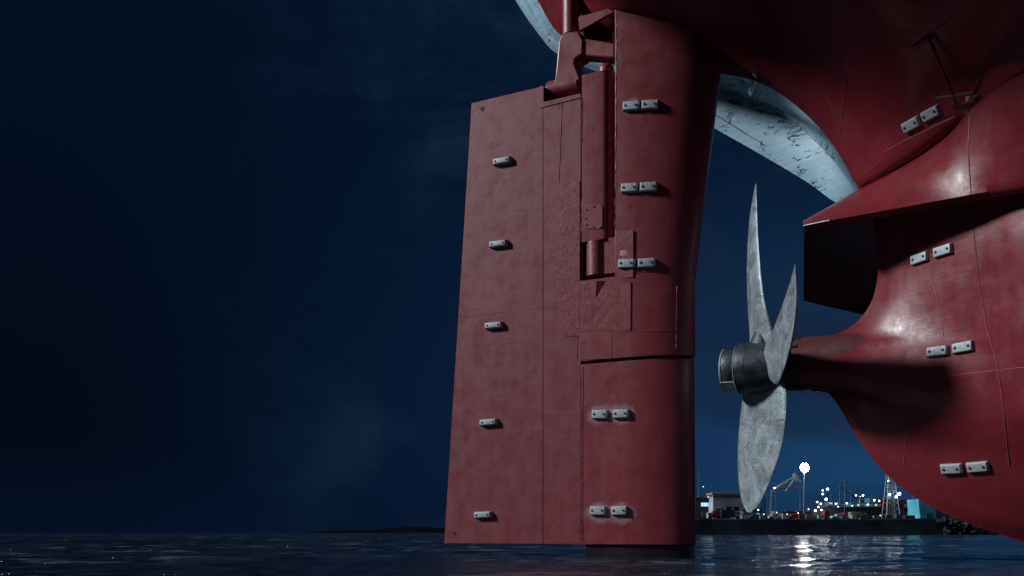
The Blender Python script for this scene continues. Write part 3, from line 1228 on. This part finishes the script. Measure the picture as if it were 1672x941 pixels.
E_white = emit('white_lamp_glow', (.85, .95, 1.0), 8.0)
E_warm = emit('warm_lamp_glow', (1.0, .62, .38), 5.0)
E_win = emit('lit_window_glow', (.45, .8, 1.0), 1.0)

# quay: wall, paved top, coping
bm = bmesh.new()
xl, xr = at(960, 0, QY).x, at(1572, 0, QY).x
box(bm, ((xl + xr) / 2, QY + 45, QZ / 2 - .4), (xr - xl, 90, QZ + .8))
o = obj('quay', bm, M_quay)
tag(o, kind='structure')
bm = bmesh.new()
x = xl
while x < xr - 3:
    wd = random.uniform(9, 26)
    x2 = min(xr, x + wd)
    hh = random.uniform(.35, .75)
    box(bm, ((x + x2) / 2, QY + .6, QZ + hh / 2 - .3), (x2 - x - random.uniform(.05, .5), 1.6, hh))
    x = x2
o = obj('quay_edge', bm, M_cope)
tag(o, kind='structure')
# rocks sloping into the sea at the end of the quay
bm = bmesh.new()
for k in range(420):
    u = random.random()
    px = 1536 + u * 128
    Yr = QY - 6 + random.random() * 22
    zt = max(.1, (QZ + .3) * (1 - max(0, u - .08) * 1.08))
    z = zt * random.random() ** .6
    s_ = random.uniform(.45, 1.3)
    bmesh.ops.create_icosphere(bm, subdivisions=1, radius=s_,
                               matrix=Matrix.Translation((at(px, 0, Yr).x, Yr, z - .3)) @ Matrix.Rotation(random.random() * 6, 4, Vector((random.random(), random.random(), 1))) @ Matrix.Diagonal((1.4, 1, .7, 1)))
for v in bm.verts:
    v.co += Vector((random.uniform(-.2, .2), random.uniform(-.2, .2), random.uniform(-.15, .15)))
o = obj('rock_slope', bm, M_rock, sharp=10)
tag(o, 'slope of dark boulders running down into the sea at the end of the quay', 'rocks', kind='stuff')


def thing(name, label, cat, px, Y, z=None, group=None):
    o = empty(name, (at(px, 0, Y).x, Y, QZ if z is None else z))
    return tag(o, label, cat, group)


def part(name, fill, m, parent, bev=0.0):
    bm = bmesh.new()
    fill(bm)
    o = obj(name, bm, m, parent, 35)
    if bev:
        bevel(o, bev)
    return o


def zpix(py, Y):
    return at(0, py, Y).z - QZ


def wpix(px, Y):
    return px / FPX * Y


# the tall floodlight mast
t = thing('light_mast', 'tall floodlight mast blazing white above the quay', 'lamp', 1313, 268)
hz = zpix(764, 268)
part('pole', lambda bm: (tube(bm, (0, 0, -.1), (0, 0, hz - .3), .24, .11, 12), tube(bm, (0, 0, -.1), (0, 0, .5), .42, .42, 12)), M_grey, t)
part('head_ring', lambda bm: (tube(bm, (0, 0, hz - .3), (0, 0, hz + 1.0), .12, .12, 8), [tube(bm, (1.1 * math.cos(R(k * 60 + 30)), 0, hz + 1.1 * math.sin(R(k * 60 + 30))), (1.1 * math.cos(R(k * 60 + 90)), 0, hz + 1.1 * math.sin(R(k * 60 + 90))), .06, .06, 6) for k in range(6)]), M_dk, t)
for i in range(7):
    x, z = (0, 0) if i == 6 else (.70 * math.cos(R(i * 60)), .70 * math.sin(R(i * 60)))
    lp = part('floodlight', lambda bm: box(bm, (x, -.30, hz + z), (.70, .34, .70)), M_dk, t, .04)
    part('lens', lambda bm: bmesh.ops.create_uvsphere(bm, u_segments=16, v_segments=10, radius=.52, matrix=Matrix.Translation((x, -.50, hz + z)) @ Matrix.Diagonal((1, .6, 1, 1))), E_mast, lp)

# shed
Y = 272
t = thing('harbour_shed', 'pale walled shed with flat overhanging roof on the left of the quay', 'shed', 1188, Y)
wS, hS = wpix(48, Y), zpix(812, Y)
part('wall', lambda bm: box(bm, (0, 3, hS / 2), (wS, 6, hS)), M_white, t, .05)
part('roof', lambda bm: (box(bm, (0, 2.6, hS + .9), (wS + 1.0, 8, .55)), box(bm, (0, 2.6, hS + .35), (wS + .3, 7, .4))), M_sand, t, .04)
d = part('door', lambda bm: box(bm, (-wS * .28, -.03, 1.5), (2.0, .12, 3.0)), M_dk, t)
part('handle', lambda bm: box(bm, (-wS * .28 + .75, -.13, 1.4), (.1, .1, .4)), M_grey, d)
for xx in (.05, .30):
    wd = part('window', lambda bm: box(bm, (wS * xx, -.03, 2.9), (1.4, .1, 1.1)), M_glass, t)
    part('sill', lambda bm: box(bm, (wS * xx, -.1, 2.28), (1.6, .2, .12)), M_grey, wd)
part('awning_strut', lambda bm: (tube(bm, (wS * .36, -.3, .2), (wS * .62, -1.2, hS), .22, .22, 6), tube(bm, (wS * .44, -.3, .2), (wS * .36, -.4, hS), .14, .14, 6)), M_white, t)

t = thing('harbour_office', 'low dark flat roofed office half hidden beside the rudder edge', 'building', 1149, 278)
part('wall', lambda bm: box(bm, (0, 3, 3.0), (4.4, 6, 6.0)), M_dk, t, .05)
part('roof', lambda bm: box(bm, (0, 2.6, 6.2), (5.2, 7.5, .35)), M_grey, t, .04)
for zz in (1.6, 4.2):
    part('window', lambda bm: box(bm, (.4, -.03, zz), (2.2, .1, 1.0)), E_win if zz > 3 else M_glass, t)

# slewing crane with a long low red boom
Y = 276
t = thing('jib_crane', 'slender crane with long level rust red boom left of the floodlight mast', 'crane', 1246, Y)
zb = zpix(799, Y)
part('tower', lambda bm: [tube(bm, (a * .5, b * .5, 0), (a * .4, b * .4, zb), .09, .09, 6) for a in (-1, 1) for b in (-1, 1)] +
     [tube(bm, (a * .48, -.45, k * zb / 6), (-a * .46, -.45, (k + 1) * zb / 6), .05, .05, 5) for k in range(6) for a in (-1, 1)], M_dk, t)
bl = wpix(68, Y)
part('boom', lambda bm: (tube(bm, (-2.5, 0, zb - .2), (bl, -.5, zb + .55), .12, .09, 6), tube(bm, (-2.5, 0, zb + .35), (bl, -.5, zb + .75), .07, .05, 6),
     [tube(bm, (-2 + k * .85, -.1, zb - .15 + k * .05), (-1.6 + k * .85, -.1, zb + .4 + k * .035), .04, .04, 4) for k in range(14)]), M_rust, t)
part('cabin', lambda bm: box(bm, (0, -.3, zb - 1.0), (1.3, 1.3, 1.4)), M_grey, t, .08)
part('counterweight', lambda bm: box(bm, (-2.4, 0, zb - .3), (1.0, .9, 1.1)), M_dk, t, .06)

# white loading arm, raised
Y = 284
t = thing('loading_arm', 'white loading gantry with raised slanting arm beside the floodlight mast', 'crane', 1262, Y)
z0_, z1_ = zpix(799, Y), zpix(777, Y)
part('leg_frame', lambda bm: [tube(bm, (a * .9, b * .6, 0), (a * .35, b * .25, z0_), .11, .09, 6) for a in (-1, 1) for b in (-1, 1)], M_grey, t)
aw = wpix(38, Y)
part('arm', lambda bm: (box(bm, (aw * .52, -.2, (z0_ + z1_) / 2), (math.hypot(aw, z1_ - z0_), .5, .55), Matrix.Rotation(-math.atan2(z1_ - z0_, aw), 4, 'Y')),
     tube(bm, (aw * .55, .3, z0_ - .6), (aw * .98, .3, z1_ - .5), .16, .16, 6)), M_white, t, .05)
part('head', lambda bm: (box(bm, (aw * .98, -.2, z1_ - .4), (.9, .8, 2.2), Matrix.Rotation(R(-28), 4, 'Y')), box(bm, (aw * 1.12, -.2, z1_ - 1.1), (.5, .6, 1.8), Matrix.Rotation(R(-24), 4, 'Y'))), M_white, t, .06)
part('work_lamp', lambda bm: (bmesh.ops.create_icosphere(bm, subdivisions=2, radius=.26, matrix=Matrix.Translation((.3, -.8, z0_ + .3))),), E_white, t)

# moored vessel behind the quay
Y = 296
t = thing('moored_vessel', 'brightly lit workboat moored behind the quay with red hull and white deckhouse', 'ship', 1412, Y, 0.0)
q = lambda px: wpix(px - 1412, Y)
zq = lambda py: at(0, py, Y).z
def hull_fill(bm):
    rows = []
    for k in range(5):
        z = -.5 + (zq(828) + .5) * k / 4
        fl = k / 4
        row = []
        for i in range(21):
            u = i / 20
            x_ = q(1340) - fl * .8 + (q(1484) - q(1340) + fl * 2.4) * u
            wy = 5.2 * (1 - abs(2 * u - 1) ** 4) * (.75 + .25 * fl)
            row.append(Vector((x_, 4.5 - wy, z)))
        rows.append(row + [Vector((p.x, 9 - p.y, p.z)) for p in reversed(row)])
    vs = grid(bm, rows, close_u=True)
    bm.faces.new(vs[0])
    bm.faces.new(vs[-1])
part('hull', hull_fill, M_dk, t)
part('bulwark', lambda bm: (box(bm, ((q(1436) + q(1482)) / 2, .5, (zq(816) + zq(823)) / 2), (q(1482) - q(1436), .5, zq(816) - zq(823))),
                            box(bm, ((q(1436) + q(1482)) / 2, 3.5, (zq(823) + zq(846)) / 2 - .2), (q(1478) - q(1440), 5, zq(823) - zq(848)))), M_red, t, .04)
dh = part('deckhouse', lambda bm: (box(bm, ((q(1372) + q(1442)) / 2, 4, (zq(828) + zq(845)) / 2), (q(1442) - q(1372), 6, zq(828) - zq(845))),
                                   box(bm, ((q(1394) + q(1440)) / 2, 4.5, (zq(821) + zq(828)) / 2), (q(1440) - q(1394), 5, zq(821) - zq(828) - .02)),
                                   box(bm, ((q(1424) + q(1442)) / 2, 4.5, (zq(813) + zq(820.6)) / 2), (q(1442) - q(1424), 4, zq(813) - zq(821)))), M_teal, t, .06)
for k in range(13):
    xx = q(1375) + k * (q(1440) - q(1375)) / 12.5
    part('window', lambda bm: box(bm, (xx, .96, zq(832)), (.55, .1, .5)), E_win if k % 3 else M_glass, dh)
for k in range(6):
    xx = q(1398) + k * (q(1438) - q(1398)) / 5.5
    part('window', lambda bm: box(bm, (xx, 1.96, zq(824.5)), (.6, .1, .5)), E_win if k % 2 else M_glass, dh)
part('railing', lambda bm: [tube(bm, (q(1362), 1.0, zq(y_)), (q(1442), 1.0, zq(y_)), .05, .05, 5) for y_ in (827, 824.5)] +
     [tube(bm, (q(1362) + k * 1.0, 1.0, zq(829)), (q(1362) + k * 1.0, 1.0, zq(824)), .04, .04, 5) for k in range(15)], M_white, t)
for (a, b) in ((1396, 800), (1378, 792), (1432, 806), (1409, 805)):
    part('mast', lambda bm: (tube(bm, (q(a), 4, zq(822)), (q(a), 4, zq(b)), .10, .05, 6), box(bm, (q(a), 4, zq(b + 6)), (1.6, .08, .08))), M_grey, t)
for k in range(6):
    xx = q(1444 + k * 6.5)
    part('davit', lambda bm: (tube(bm, (xx, .6, zq(846)), (xx + random.uniform(-.1, .3), .6, zq(826 + random.uniform(0, 5))), .16, .16, 6), box(bm, (xx + .2, .6, zq(838)), (.5, .4, 1.4))), M_grey, t)
for (a, b, r_, e) in ((1365, 823, .2, 0), (1369, 828, .17, 1), (1383, 822, .28, 0), (1398, 809, .22, 1), (1405, 811, .13, 0), (1409.5, 809, .26, 1), (1386, 834, .30, 0),
                      (1392, 826, .2, 0), (1402, 833, .2, 0), (1418, 824, .22, 0), (1428, 817, .26, 1), (1436, 818, .2, 1), (1413, 838, .24, 0), (1449, 832, .16, 0), (1396, 840, .2, 2),
                      (1425, 829, .18, 0), (1376, 836, .2, 2)):
    part('deck_lamp', lambda bm: bmesh.ops.create_icosphere(bm, subdivisions=2, radius=r_, matrix=Matrix.Translation((q(a), .2, zq(b)))), (E_cool, E_white, E_warm)[e], t)

# lit lattice tower
Y = 290
t = thing('lattice_tower', 'white lattice derrick tower lit from below behind the moored workboat', 'tower', 1455, Y)
h0_, h1_ = zpix(816, Y), zpix(763, Y)
def lat(bm):
    def lv(v):
        hw = 2.0 * (1 - v) + .55 * v
        return hw, h0_ * 0 + (h1_) * v
    for a in (-1, 1):
        for b in (-1, 1):
            tube(bm, (a * 2.0, b * 2.0, 0), (a * .55 - .3, b * .55, h1_), .15, .10, 6)
    nlev = 9
    for k in range(nlev):
        (w0, za), (w1, zb_) = lv(k / nlev), lv((k + 1) / nlev)
        for b in (-1, 1):
            tube(bm, (-w0, b * w0, za), (w1, b * w1, zb_), .075, .075, 5)
            tube(bm, (w0, b * w0, za), (-w1, b * w1, zb_), .075, .075, 5)
            tube(bm, (-w1, b * w1, zb_), (w1, b * w1, zb_), .07, .07, 5)
part('lattice', lat, M_white, t)
part('platform', lambda bm: box(bm, (-.2, 0, h1_ + .1), (1.8, 1.8, .25)), M_white, t)
part('platform', lambda bm: box(bm, (.2, 0, h1_ * .62), (2.6, 2.2, .2)), M_white, t)
part('winch_house', lambda bm: box(bm, (-1.0, -1.2, h1_ * .42), (.9, .8, 1.0)), M_white, t)
for (a, b, r_) in ((-1.2, zpix(808, Y), .30), (1.5, zpix(807, Y), .42), (.6, zpix(812, Y), .30), (-.3, zpix(775, Y), .16), (-1.6, zpix(786, Y), .2)):
    part('work_lamp', lambda bm: bmesh.ops.create_icosphere(bm, subdivisions=2, radius=r_, matrix=Matrix.Translation((a, -2.2, b))), E_white, t)

# cyan sheeted building at the quay end
Y = 276
t = thing('boat_shed', 'cyan sheeted boat shed glowing beside the red hull at the quay end', 'shed', 1528, Y)
xa, xb, xc, ht = wpix(-25, Y), wpix(1, Y), wpix(48, Y), zpix(815, Y)
def gable(bm):
    poly = [(xa, 0), (xa - .6, ht), (xb - .5, ht + .1), (xb, 0)]
    a = [bm.verts.new((x_, 0, z_)) for x_, z_ in poly]
    b = [bm.verts.new((x_, 8, z_)) for x_, z_ in poly]
    bm.faces.new(a); bm.faces.new(b[::-1])
    for i in range(4):
        bm.faces.new((a[i], a[(i + 1) % 4], b[(i + 1) % 4], b[i]))
part('end_wall', gable, M_cyan, t)
part('side_wall', lambda bm: box(bm, ((xb + xc) / 2, 4.2, ht / 2), (xc - xb - .02, 8, ht)), M_deepcyan, t)
part('lamp', lambda bm: bmesh.ops.create_icosphere(bm, subdivisions=2, radius=.2, matrix=Matrix.Translation((xa - .4, -1.0, ht + .8))), E_white, t)
part('door', lambda bm: box(bm, ((xa + xb) / 2 + .3, -.05, .9), (1.6, .1, 1.8)), M_deepcyan, t)

# second moored ship, farther back
Y = 330
t = thing('moored_coaster', 'dim grey coaster with white bridge moored behind the floodlight mast', 'ship', 1325, Y, 0.0)
q2 = lambda px: wpix(px - 1325, Y)
z2 = lambda py: at(0, py, Y).z
part('hull', lambda bm: box(bm, ((q2(1262) + q2(1372)) / 2, 4, z2(838) / 2 - .3), (q2(1372) - q2(1262), 8, z2(838) + .6)), M_dk, t, .3)
dh = part('bridge', lambda bm: (box(bm, ((q2(1352) + q2(1371)) / 2, 4, (z2(826) + z2(838)) / 2), (q2(1371) - q2(1352), 6, z2(826) - z2(838))),
                                box(bm, ((q2(1355) + q2(1370)) / 2, 4, (z2(819) + z2(826)) / 2), (q2(1370) - q2(1355), 5, z2(819) - z2(826.1)))), M_grey, t, .06)
for k in range(5):
    part('window', lambda bm: box(bm, (q2(1357.5) + k * .58, 1.46, z2(822)), (.36, .1, .5)), E_win if k != 2 else M_glass, dh)
for k in range(6):
    part('window', lambda bm: box(bm, (q2(1354) + k * .58, .96, z2(831)), (.3, .1, .4)), E_win if k % 3 == 0 else M_glass, dh)
for k in range(4):
    part('hatch_cover', lambda bm: box(bm, (q2(1275) + k * 3.6, 4, z2(836.4)), (3.2, 5, .8)), M_rust if k % 2 else M_grey, t, .05)
for a_, b_2 in ((1272, 812), (1312, 800), (1363, 806)):
    part('mast', lambda bm: (tube(bm, (q2(a_), 4, z2(838)), (q2(a_), 4, z2(b_2)), .13, .06, 6), tube(bm, (q2(a_), 4, z2(b_2 + 4)), (q2(a_) + 3.0, 4, z2(832)), .05, .04, 5)), M_grey, t)

# portal crane far back
Y = 345
t = thing('portal_crane', 'dark portal crane silhouette far behind the moored workboat', 'crane', 1408, Y)
hp = zpix(806, Y)
part('portal', lambda bm: ([tube(bm, (a_ * 2.6, b_2 * 2, 0), (a_ * 1.4, b_2 * 1.2, hp * .55), .22, .18, 6) for a_ in (-1, 1) for b_2 in (-1, 1)], box(bm, (0, 0, hp * .56), (3.6, 3, .5))), M_dk, t)
part('cabin', lambda bm: box(bm, (0, 0, hp * .56 + 1.3), (2.2, 2.2, 2.0)), M_grey, t, .1)
part('boom', lambda bm: (tube(bm, (.4, 0, hp * .56 + 1), (-7.5, 0, hp + 2.2), .22, .10, 6), tube(bm, (0, 0, hp * .56 + 4.2), (-7.2, 0, hp + 2.3), .06, .06, 5), tube(bm, (0, 0, hp * .56 + 2), (0, 0, hp * .56 + 4.4), .14, .10, 6)), M_dk, t)

# sheds and stores along the back of the quay
for (px, Y, wp, top, m_, lab) in ((1228, 300, 30, 834, M_grey, 'low grey store behind the lower propeller blade'), (1292, 308, 26, 838, M_sand, 'long low buff store behind the rust brown container'),
                                  (1345, 312, 20, 832, M_dk, 'dark flat store behind the lamp cluster'), (1502, 305, 22, 826, M_grey, 'grey store between the lattice tower and cyan shed')):
    t = thing('quay_store', lab, 'building', px, Y, None, 'low stores along the back of the quay')
    W_, H_ = wpix(wp, Y), zpix(top, Y)
    part('wall', lambda bm: box(bm, (0, 3, H_ / 2), (W_, 6, H_)), m_, t, .05)
    part('roof', lambda bm: box(bm, (0, 2.8, H_ + .15), (W_ + .6, 7, .3)), M_dk, t, .04)
    nw = max(2, int(W_ / 1.4))
    for k in range(nw):
        part('window', lambda bm: box(bm, (-W_ / 2 + W_ * (k + .5) / nw, -.03, H_ * .62), (.7, .1, .6)), E_win if (k * 7 + px) % 3 == 0 else M_glass, t)
    part('door', lambda bm: box(bm, (W_ * .34, -.05, 1.0), (1.0, .1, 2.0)), M_dk, t)
# crates and bollards at the edge
for i, (px, m_, cn_) in enumerate(((1216, M_white, 'white'), (1246, M_sand, 'buff'), (1283, M_white, 'white'), (1309, M_red, 'red'), (1322, M_sand, 'buff'), (1341, M_white, 'white'),
                                   (1378, M_teal, 'teal'), (1395, M_white, 'white'), (1432, M_sand, 'buff'), (1452, M_red, 'red'), (1469, M_blue, 'blue'))):
    lab = {1216: 'white crate left of the lower blade tip', 1246: 'buff crate beside the blue car', 1283: 'white crate between the white and red cars', 1309: 'red crate at the floodlight mast foot',
           1322: 'buff crate right of the floodlight mast foot', 1341: 'white crate below the five lamp cluster', 1378: 'teal crate right of the second white car', 1395: 'white crate beside the buff lorry',
           1432: 'buff crate left of the lattice tower', 1452: 'red crate under the lattice tower', 1469: 'blue crate right of the lattice tower'}[px]
    t = thing('crate', lab, 'crate', px, 264.5 + (i % 3) * .4, None, 'crates along the quay edge')
    w_c, h_c = random.uniform(1.0, 1.7), random.uniform(.7, 1.3)
    part('box', lambda bm: box(bm, (0, .5, h_c / 2), (w_c, 1.0, h_c)), m_, t, .03)
    part('lid', lambda bm: box(bm, (0, .5, h_c + .05), (w_c + .1, 1.1, .1)), m_, t)

# lamp clusters on short posts
for (px, Y, tops, lab) in ((1346, 286, ((1343, 801), (1351, 799), (1343, 807)), 'post topped by three bright floodlights right of the tall mast'),
                           (1349, 280, ((1348.5, 815.5),), 'short post with one single bright lamp below the triple floodlights'),
                           (1337, 275, ((1334, 820), (1340, 823), (1336, 828), (1331, 834), (1341, 833)), 'low frame hung with a cluster of five white lamps')):
    t = thing('floodlight_post', lab, 'lamp', px, Y, None, 'white lamp clusters on the quay')
    zt_ = max(zpix(y_, Y) for _, y_ in tops)
    part('post', lambda bm: (tube(bm, (0, .3, 0), (0, .3, zt_), .12, .08, 8), [tube(bm, (0, .3, zpix(y_, Y) - .3), (wpix(x_ - px, Y), .2, zpix(y_, Y)), .06, .06, 6) for x_, y_ in tops]), M_dk, t)
    for x_, y_ in tops:
        part('lamp', lambda bm: bmesh.ops.create_icosphere(bm, subdivisions=2, radius=random.uniform(.20, .36), matrix=Matrix.Translation((wpix(x_ - px, Y), -.2, zpix(y_, Y)))), E_white, t)
for (px, top, lab) in ((1141, 764, 'thin bare pole close against the rudder edge'), (1162, 793, 'short thin pole behind the flat roofed shed'),
                       (1379, 784, 'thin dark pole rising behind the moored workboat'), (1491, 797, 'thin pole between the lattice tower and the red hull')):
    t = thing('mast_pole', lab, 'pole', px, 292, None, 'thin poles behind the quay')
    part('pole', lambda bm: tube(bm, (0, 0, 0), (0, 0, zpix(top, 292)), .11, .06, 8), M_grey, t)
    part('crossarm', lambda bm: (box(bm, (.2, 0, zpix(top + 5, 292)), (1.3, .1, .1)), box(bm, (.5, 0, zpix(top + 2, 292)), (.3, .2, .3))), M_dk, t)


# containers, crates, vehicles along the quay
def container(px, Y, wpx, hpx, m, lab, z=0.0, name='container', cat='container'):
    t = thing(name, lab, cat, px, Y, QZ + z, 'containers standing along the quay')
    W_, H_ = wpix(wpx, Y), wpix(hpx, Y)
    part('body', lambda bm: (box(bm, (0, 1.2, H_ / 2), (W_, 2.4, H_)), [box(bm, (-W_ / 2 + W_ * (k + .5) / 9, -.03, H_ / 2), (W_ / 20, .08, H_ * .86)) for k in range(9)]), m, t, .03)
    part('door', lambda bm: (box(bm, (W_ / 2 + .03, .65, H_ / 2), (.08, 1.0, H_ * .9)), box(bm, (W_ / 2 + .03, 1.75, H_ / 2), (.08, 1.0, H_ * .9))), m, t)
    return t


container(1256, 274, 11, 7, M_red, 'red container on the quay right of the lower propeller blade')
container(1289, 276, 15, 5.5, M_rust, 'long rust brown container under the floodlight mast, left of it')
container(1330, 270, 14, 8, M_grey, 'grey container standing just right of the floodlight mast')
container(1350, 272, 8, 16, M_red, 'tall narrow red container below the lamp cluster')
container(1386, 271, 16, 12, M_red, 'big dark red container in front of the moored workboat')
container(1208, 270, 9, 8, M_white, 'white container between the shed and the lower blade')
container(1222, 272, 14, 9, M_grey, 'grey container directly behind the lower blade tip')
container(1272, 279, 9, 9, M_blue, 'dull blue container left of the rust brown one')
container(1418, 270, 18, 6, M_dk, 'low black container before the workboat deckhouse')
container(1306, 273, 8, 5, M_teal, 'small teal container at the foot of the floodlight mast')
container(1486, 270, 16, 7, M_dk, 'black container between the workboat and cyan shed')
container(1364, 269, 12, 6, M_dk, 'low black container left of the big dark red one')


def truck(px, Y, m, lab, flip=1, cat='truck', L_=5.2, H_=2.6, name='truck'):
    t = thing(name, lab, cat, px, Y, None, 'lorries parked on the quay')
    part('body', lambda bm: box(bm, (-flip * L_ * .14, 1.0, H_ * .58), (L_ * .68, 2.0, H_ * .78)), m, t, .06)
    part('cab', lambda bm: box(bm, (flip * L_ * .36, 1.0, H_ * .47), (L_ * .26, 1.9, H_ * .62)), M_white, t, .1)
    part('window', lambda bm: box(bm, (flip * L_ * .38, -.0, H_ * .62), (L_ * .16, .1, H_ * .2)), M_glass, t)
    for xx in (-.34, -.12, .34):
        part('wheel', lambda bm: tube(bm, (flip * L_ * xx, -.05, .45), (flip * L_ * xx, .3, .45), .45, .45, 14), M_tyre, t)
    return t


def van(px, Y, m, lab, flip=1):
    t = thing('parked_car', lab, 'car', px, Y, None, 'cars parked on the quay')
    part('body', lambda bm: (box(bm, (0, .8, .62), (3.9, 1.6, .62)), box(bm, (-flip * .2, .8, 1.12), (2.1, 1.45, .55))), m, t, .12)
    part('window', lambda bm: box(bm, (-flip * .2, .06, 1.14), (1.8, .06, .36)), M_glass, t)
    for xx in (-1.2, 1.2):
        part('wheel', lambda bm: tube(bm, (xx, -.04, .34), (xx, .2, .34), .34, .34, 14), M_tyre, t)
    return t


truck(1193, 266, M_dk, 'dark lorry parked in front of the pale shed', 1)
truck(1170, 267, M_red, 'red lorry parked at the left corner of the shed', -1, L_=4.6, H_=2.3)
truck(1402, 266, M_sand, 'buff lorry parked before the workboat bow', 1, L_=4.4, H_=2.0)
van(1268, 266, M_white, 'white car parked beside the red container')
van(1297, 266.5, M_red, 'small red car parked left of the floodlight mast', -1)
van(1236, 266, M_blue, 'blue car parked just right of the lower blade tip')
van(1371, 265.5, M_white, 'white car parked below the big dark red container', -1)
for (px, r_, e, y_) in ((1165, .26, 1, 838), (1179, .16, 1, 846), (1238, .16, 1, 833), (1247, .14, 0, 840), (1285, .14, 2, 840), (1303, .13, 2, 838), (1320, .14, 1, 832), (1268, .13, 0, 837),
                       (1148, .12, 0, 795), (1156, .12, 0, 812), (1437, .14, 2, 842), (1278, .2, 2, 844), (1295, .16, 1, 845)):
    zz = zpix(y_, 269)
    t = thing('quay_lamp', {1165: 'bright white lamp by the red lorry', 1179: 'small lamp at the foot of the pale shed', 1238: 'small white lamp beside the lower blade tip',
              1247: 'faint blue lamp beside the red container', 1285: 'dim warm lamp over the rust brown container', 1303: 'dim warm lamp just left of the floodlight mast',
              1320: 'small white lamp just right of the floodlight mast', 1268: 'faint blue lamp over the white car', 1148: 'topmost faint lamp by the rudder edge', 1156: 'faint lamp on the dark office corner',
              1437: 'warm lamp low before the workboat stern', 1278: 'warm lamp low on the quay between white and red cars', 1295: 'white lamp low beside the small red car'}[px], 'lamp', px, 269, None, 'small lamps scattered along the quay')
    part('post', lambda bm: tube(bm, (0, .1, 0), (0, .1, zz), .06, .05, 6), M_dk, t)
    part('bulb', lambda bm: bmesh.ops.create_icosphere(bm, subdivisions=2, radius=r_, matrix=Matrix.Translation((0, -.1, zz))), (E_cool, E_white, E_warm)[e], t)
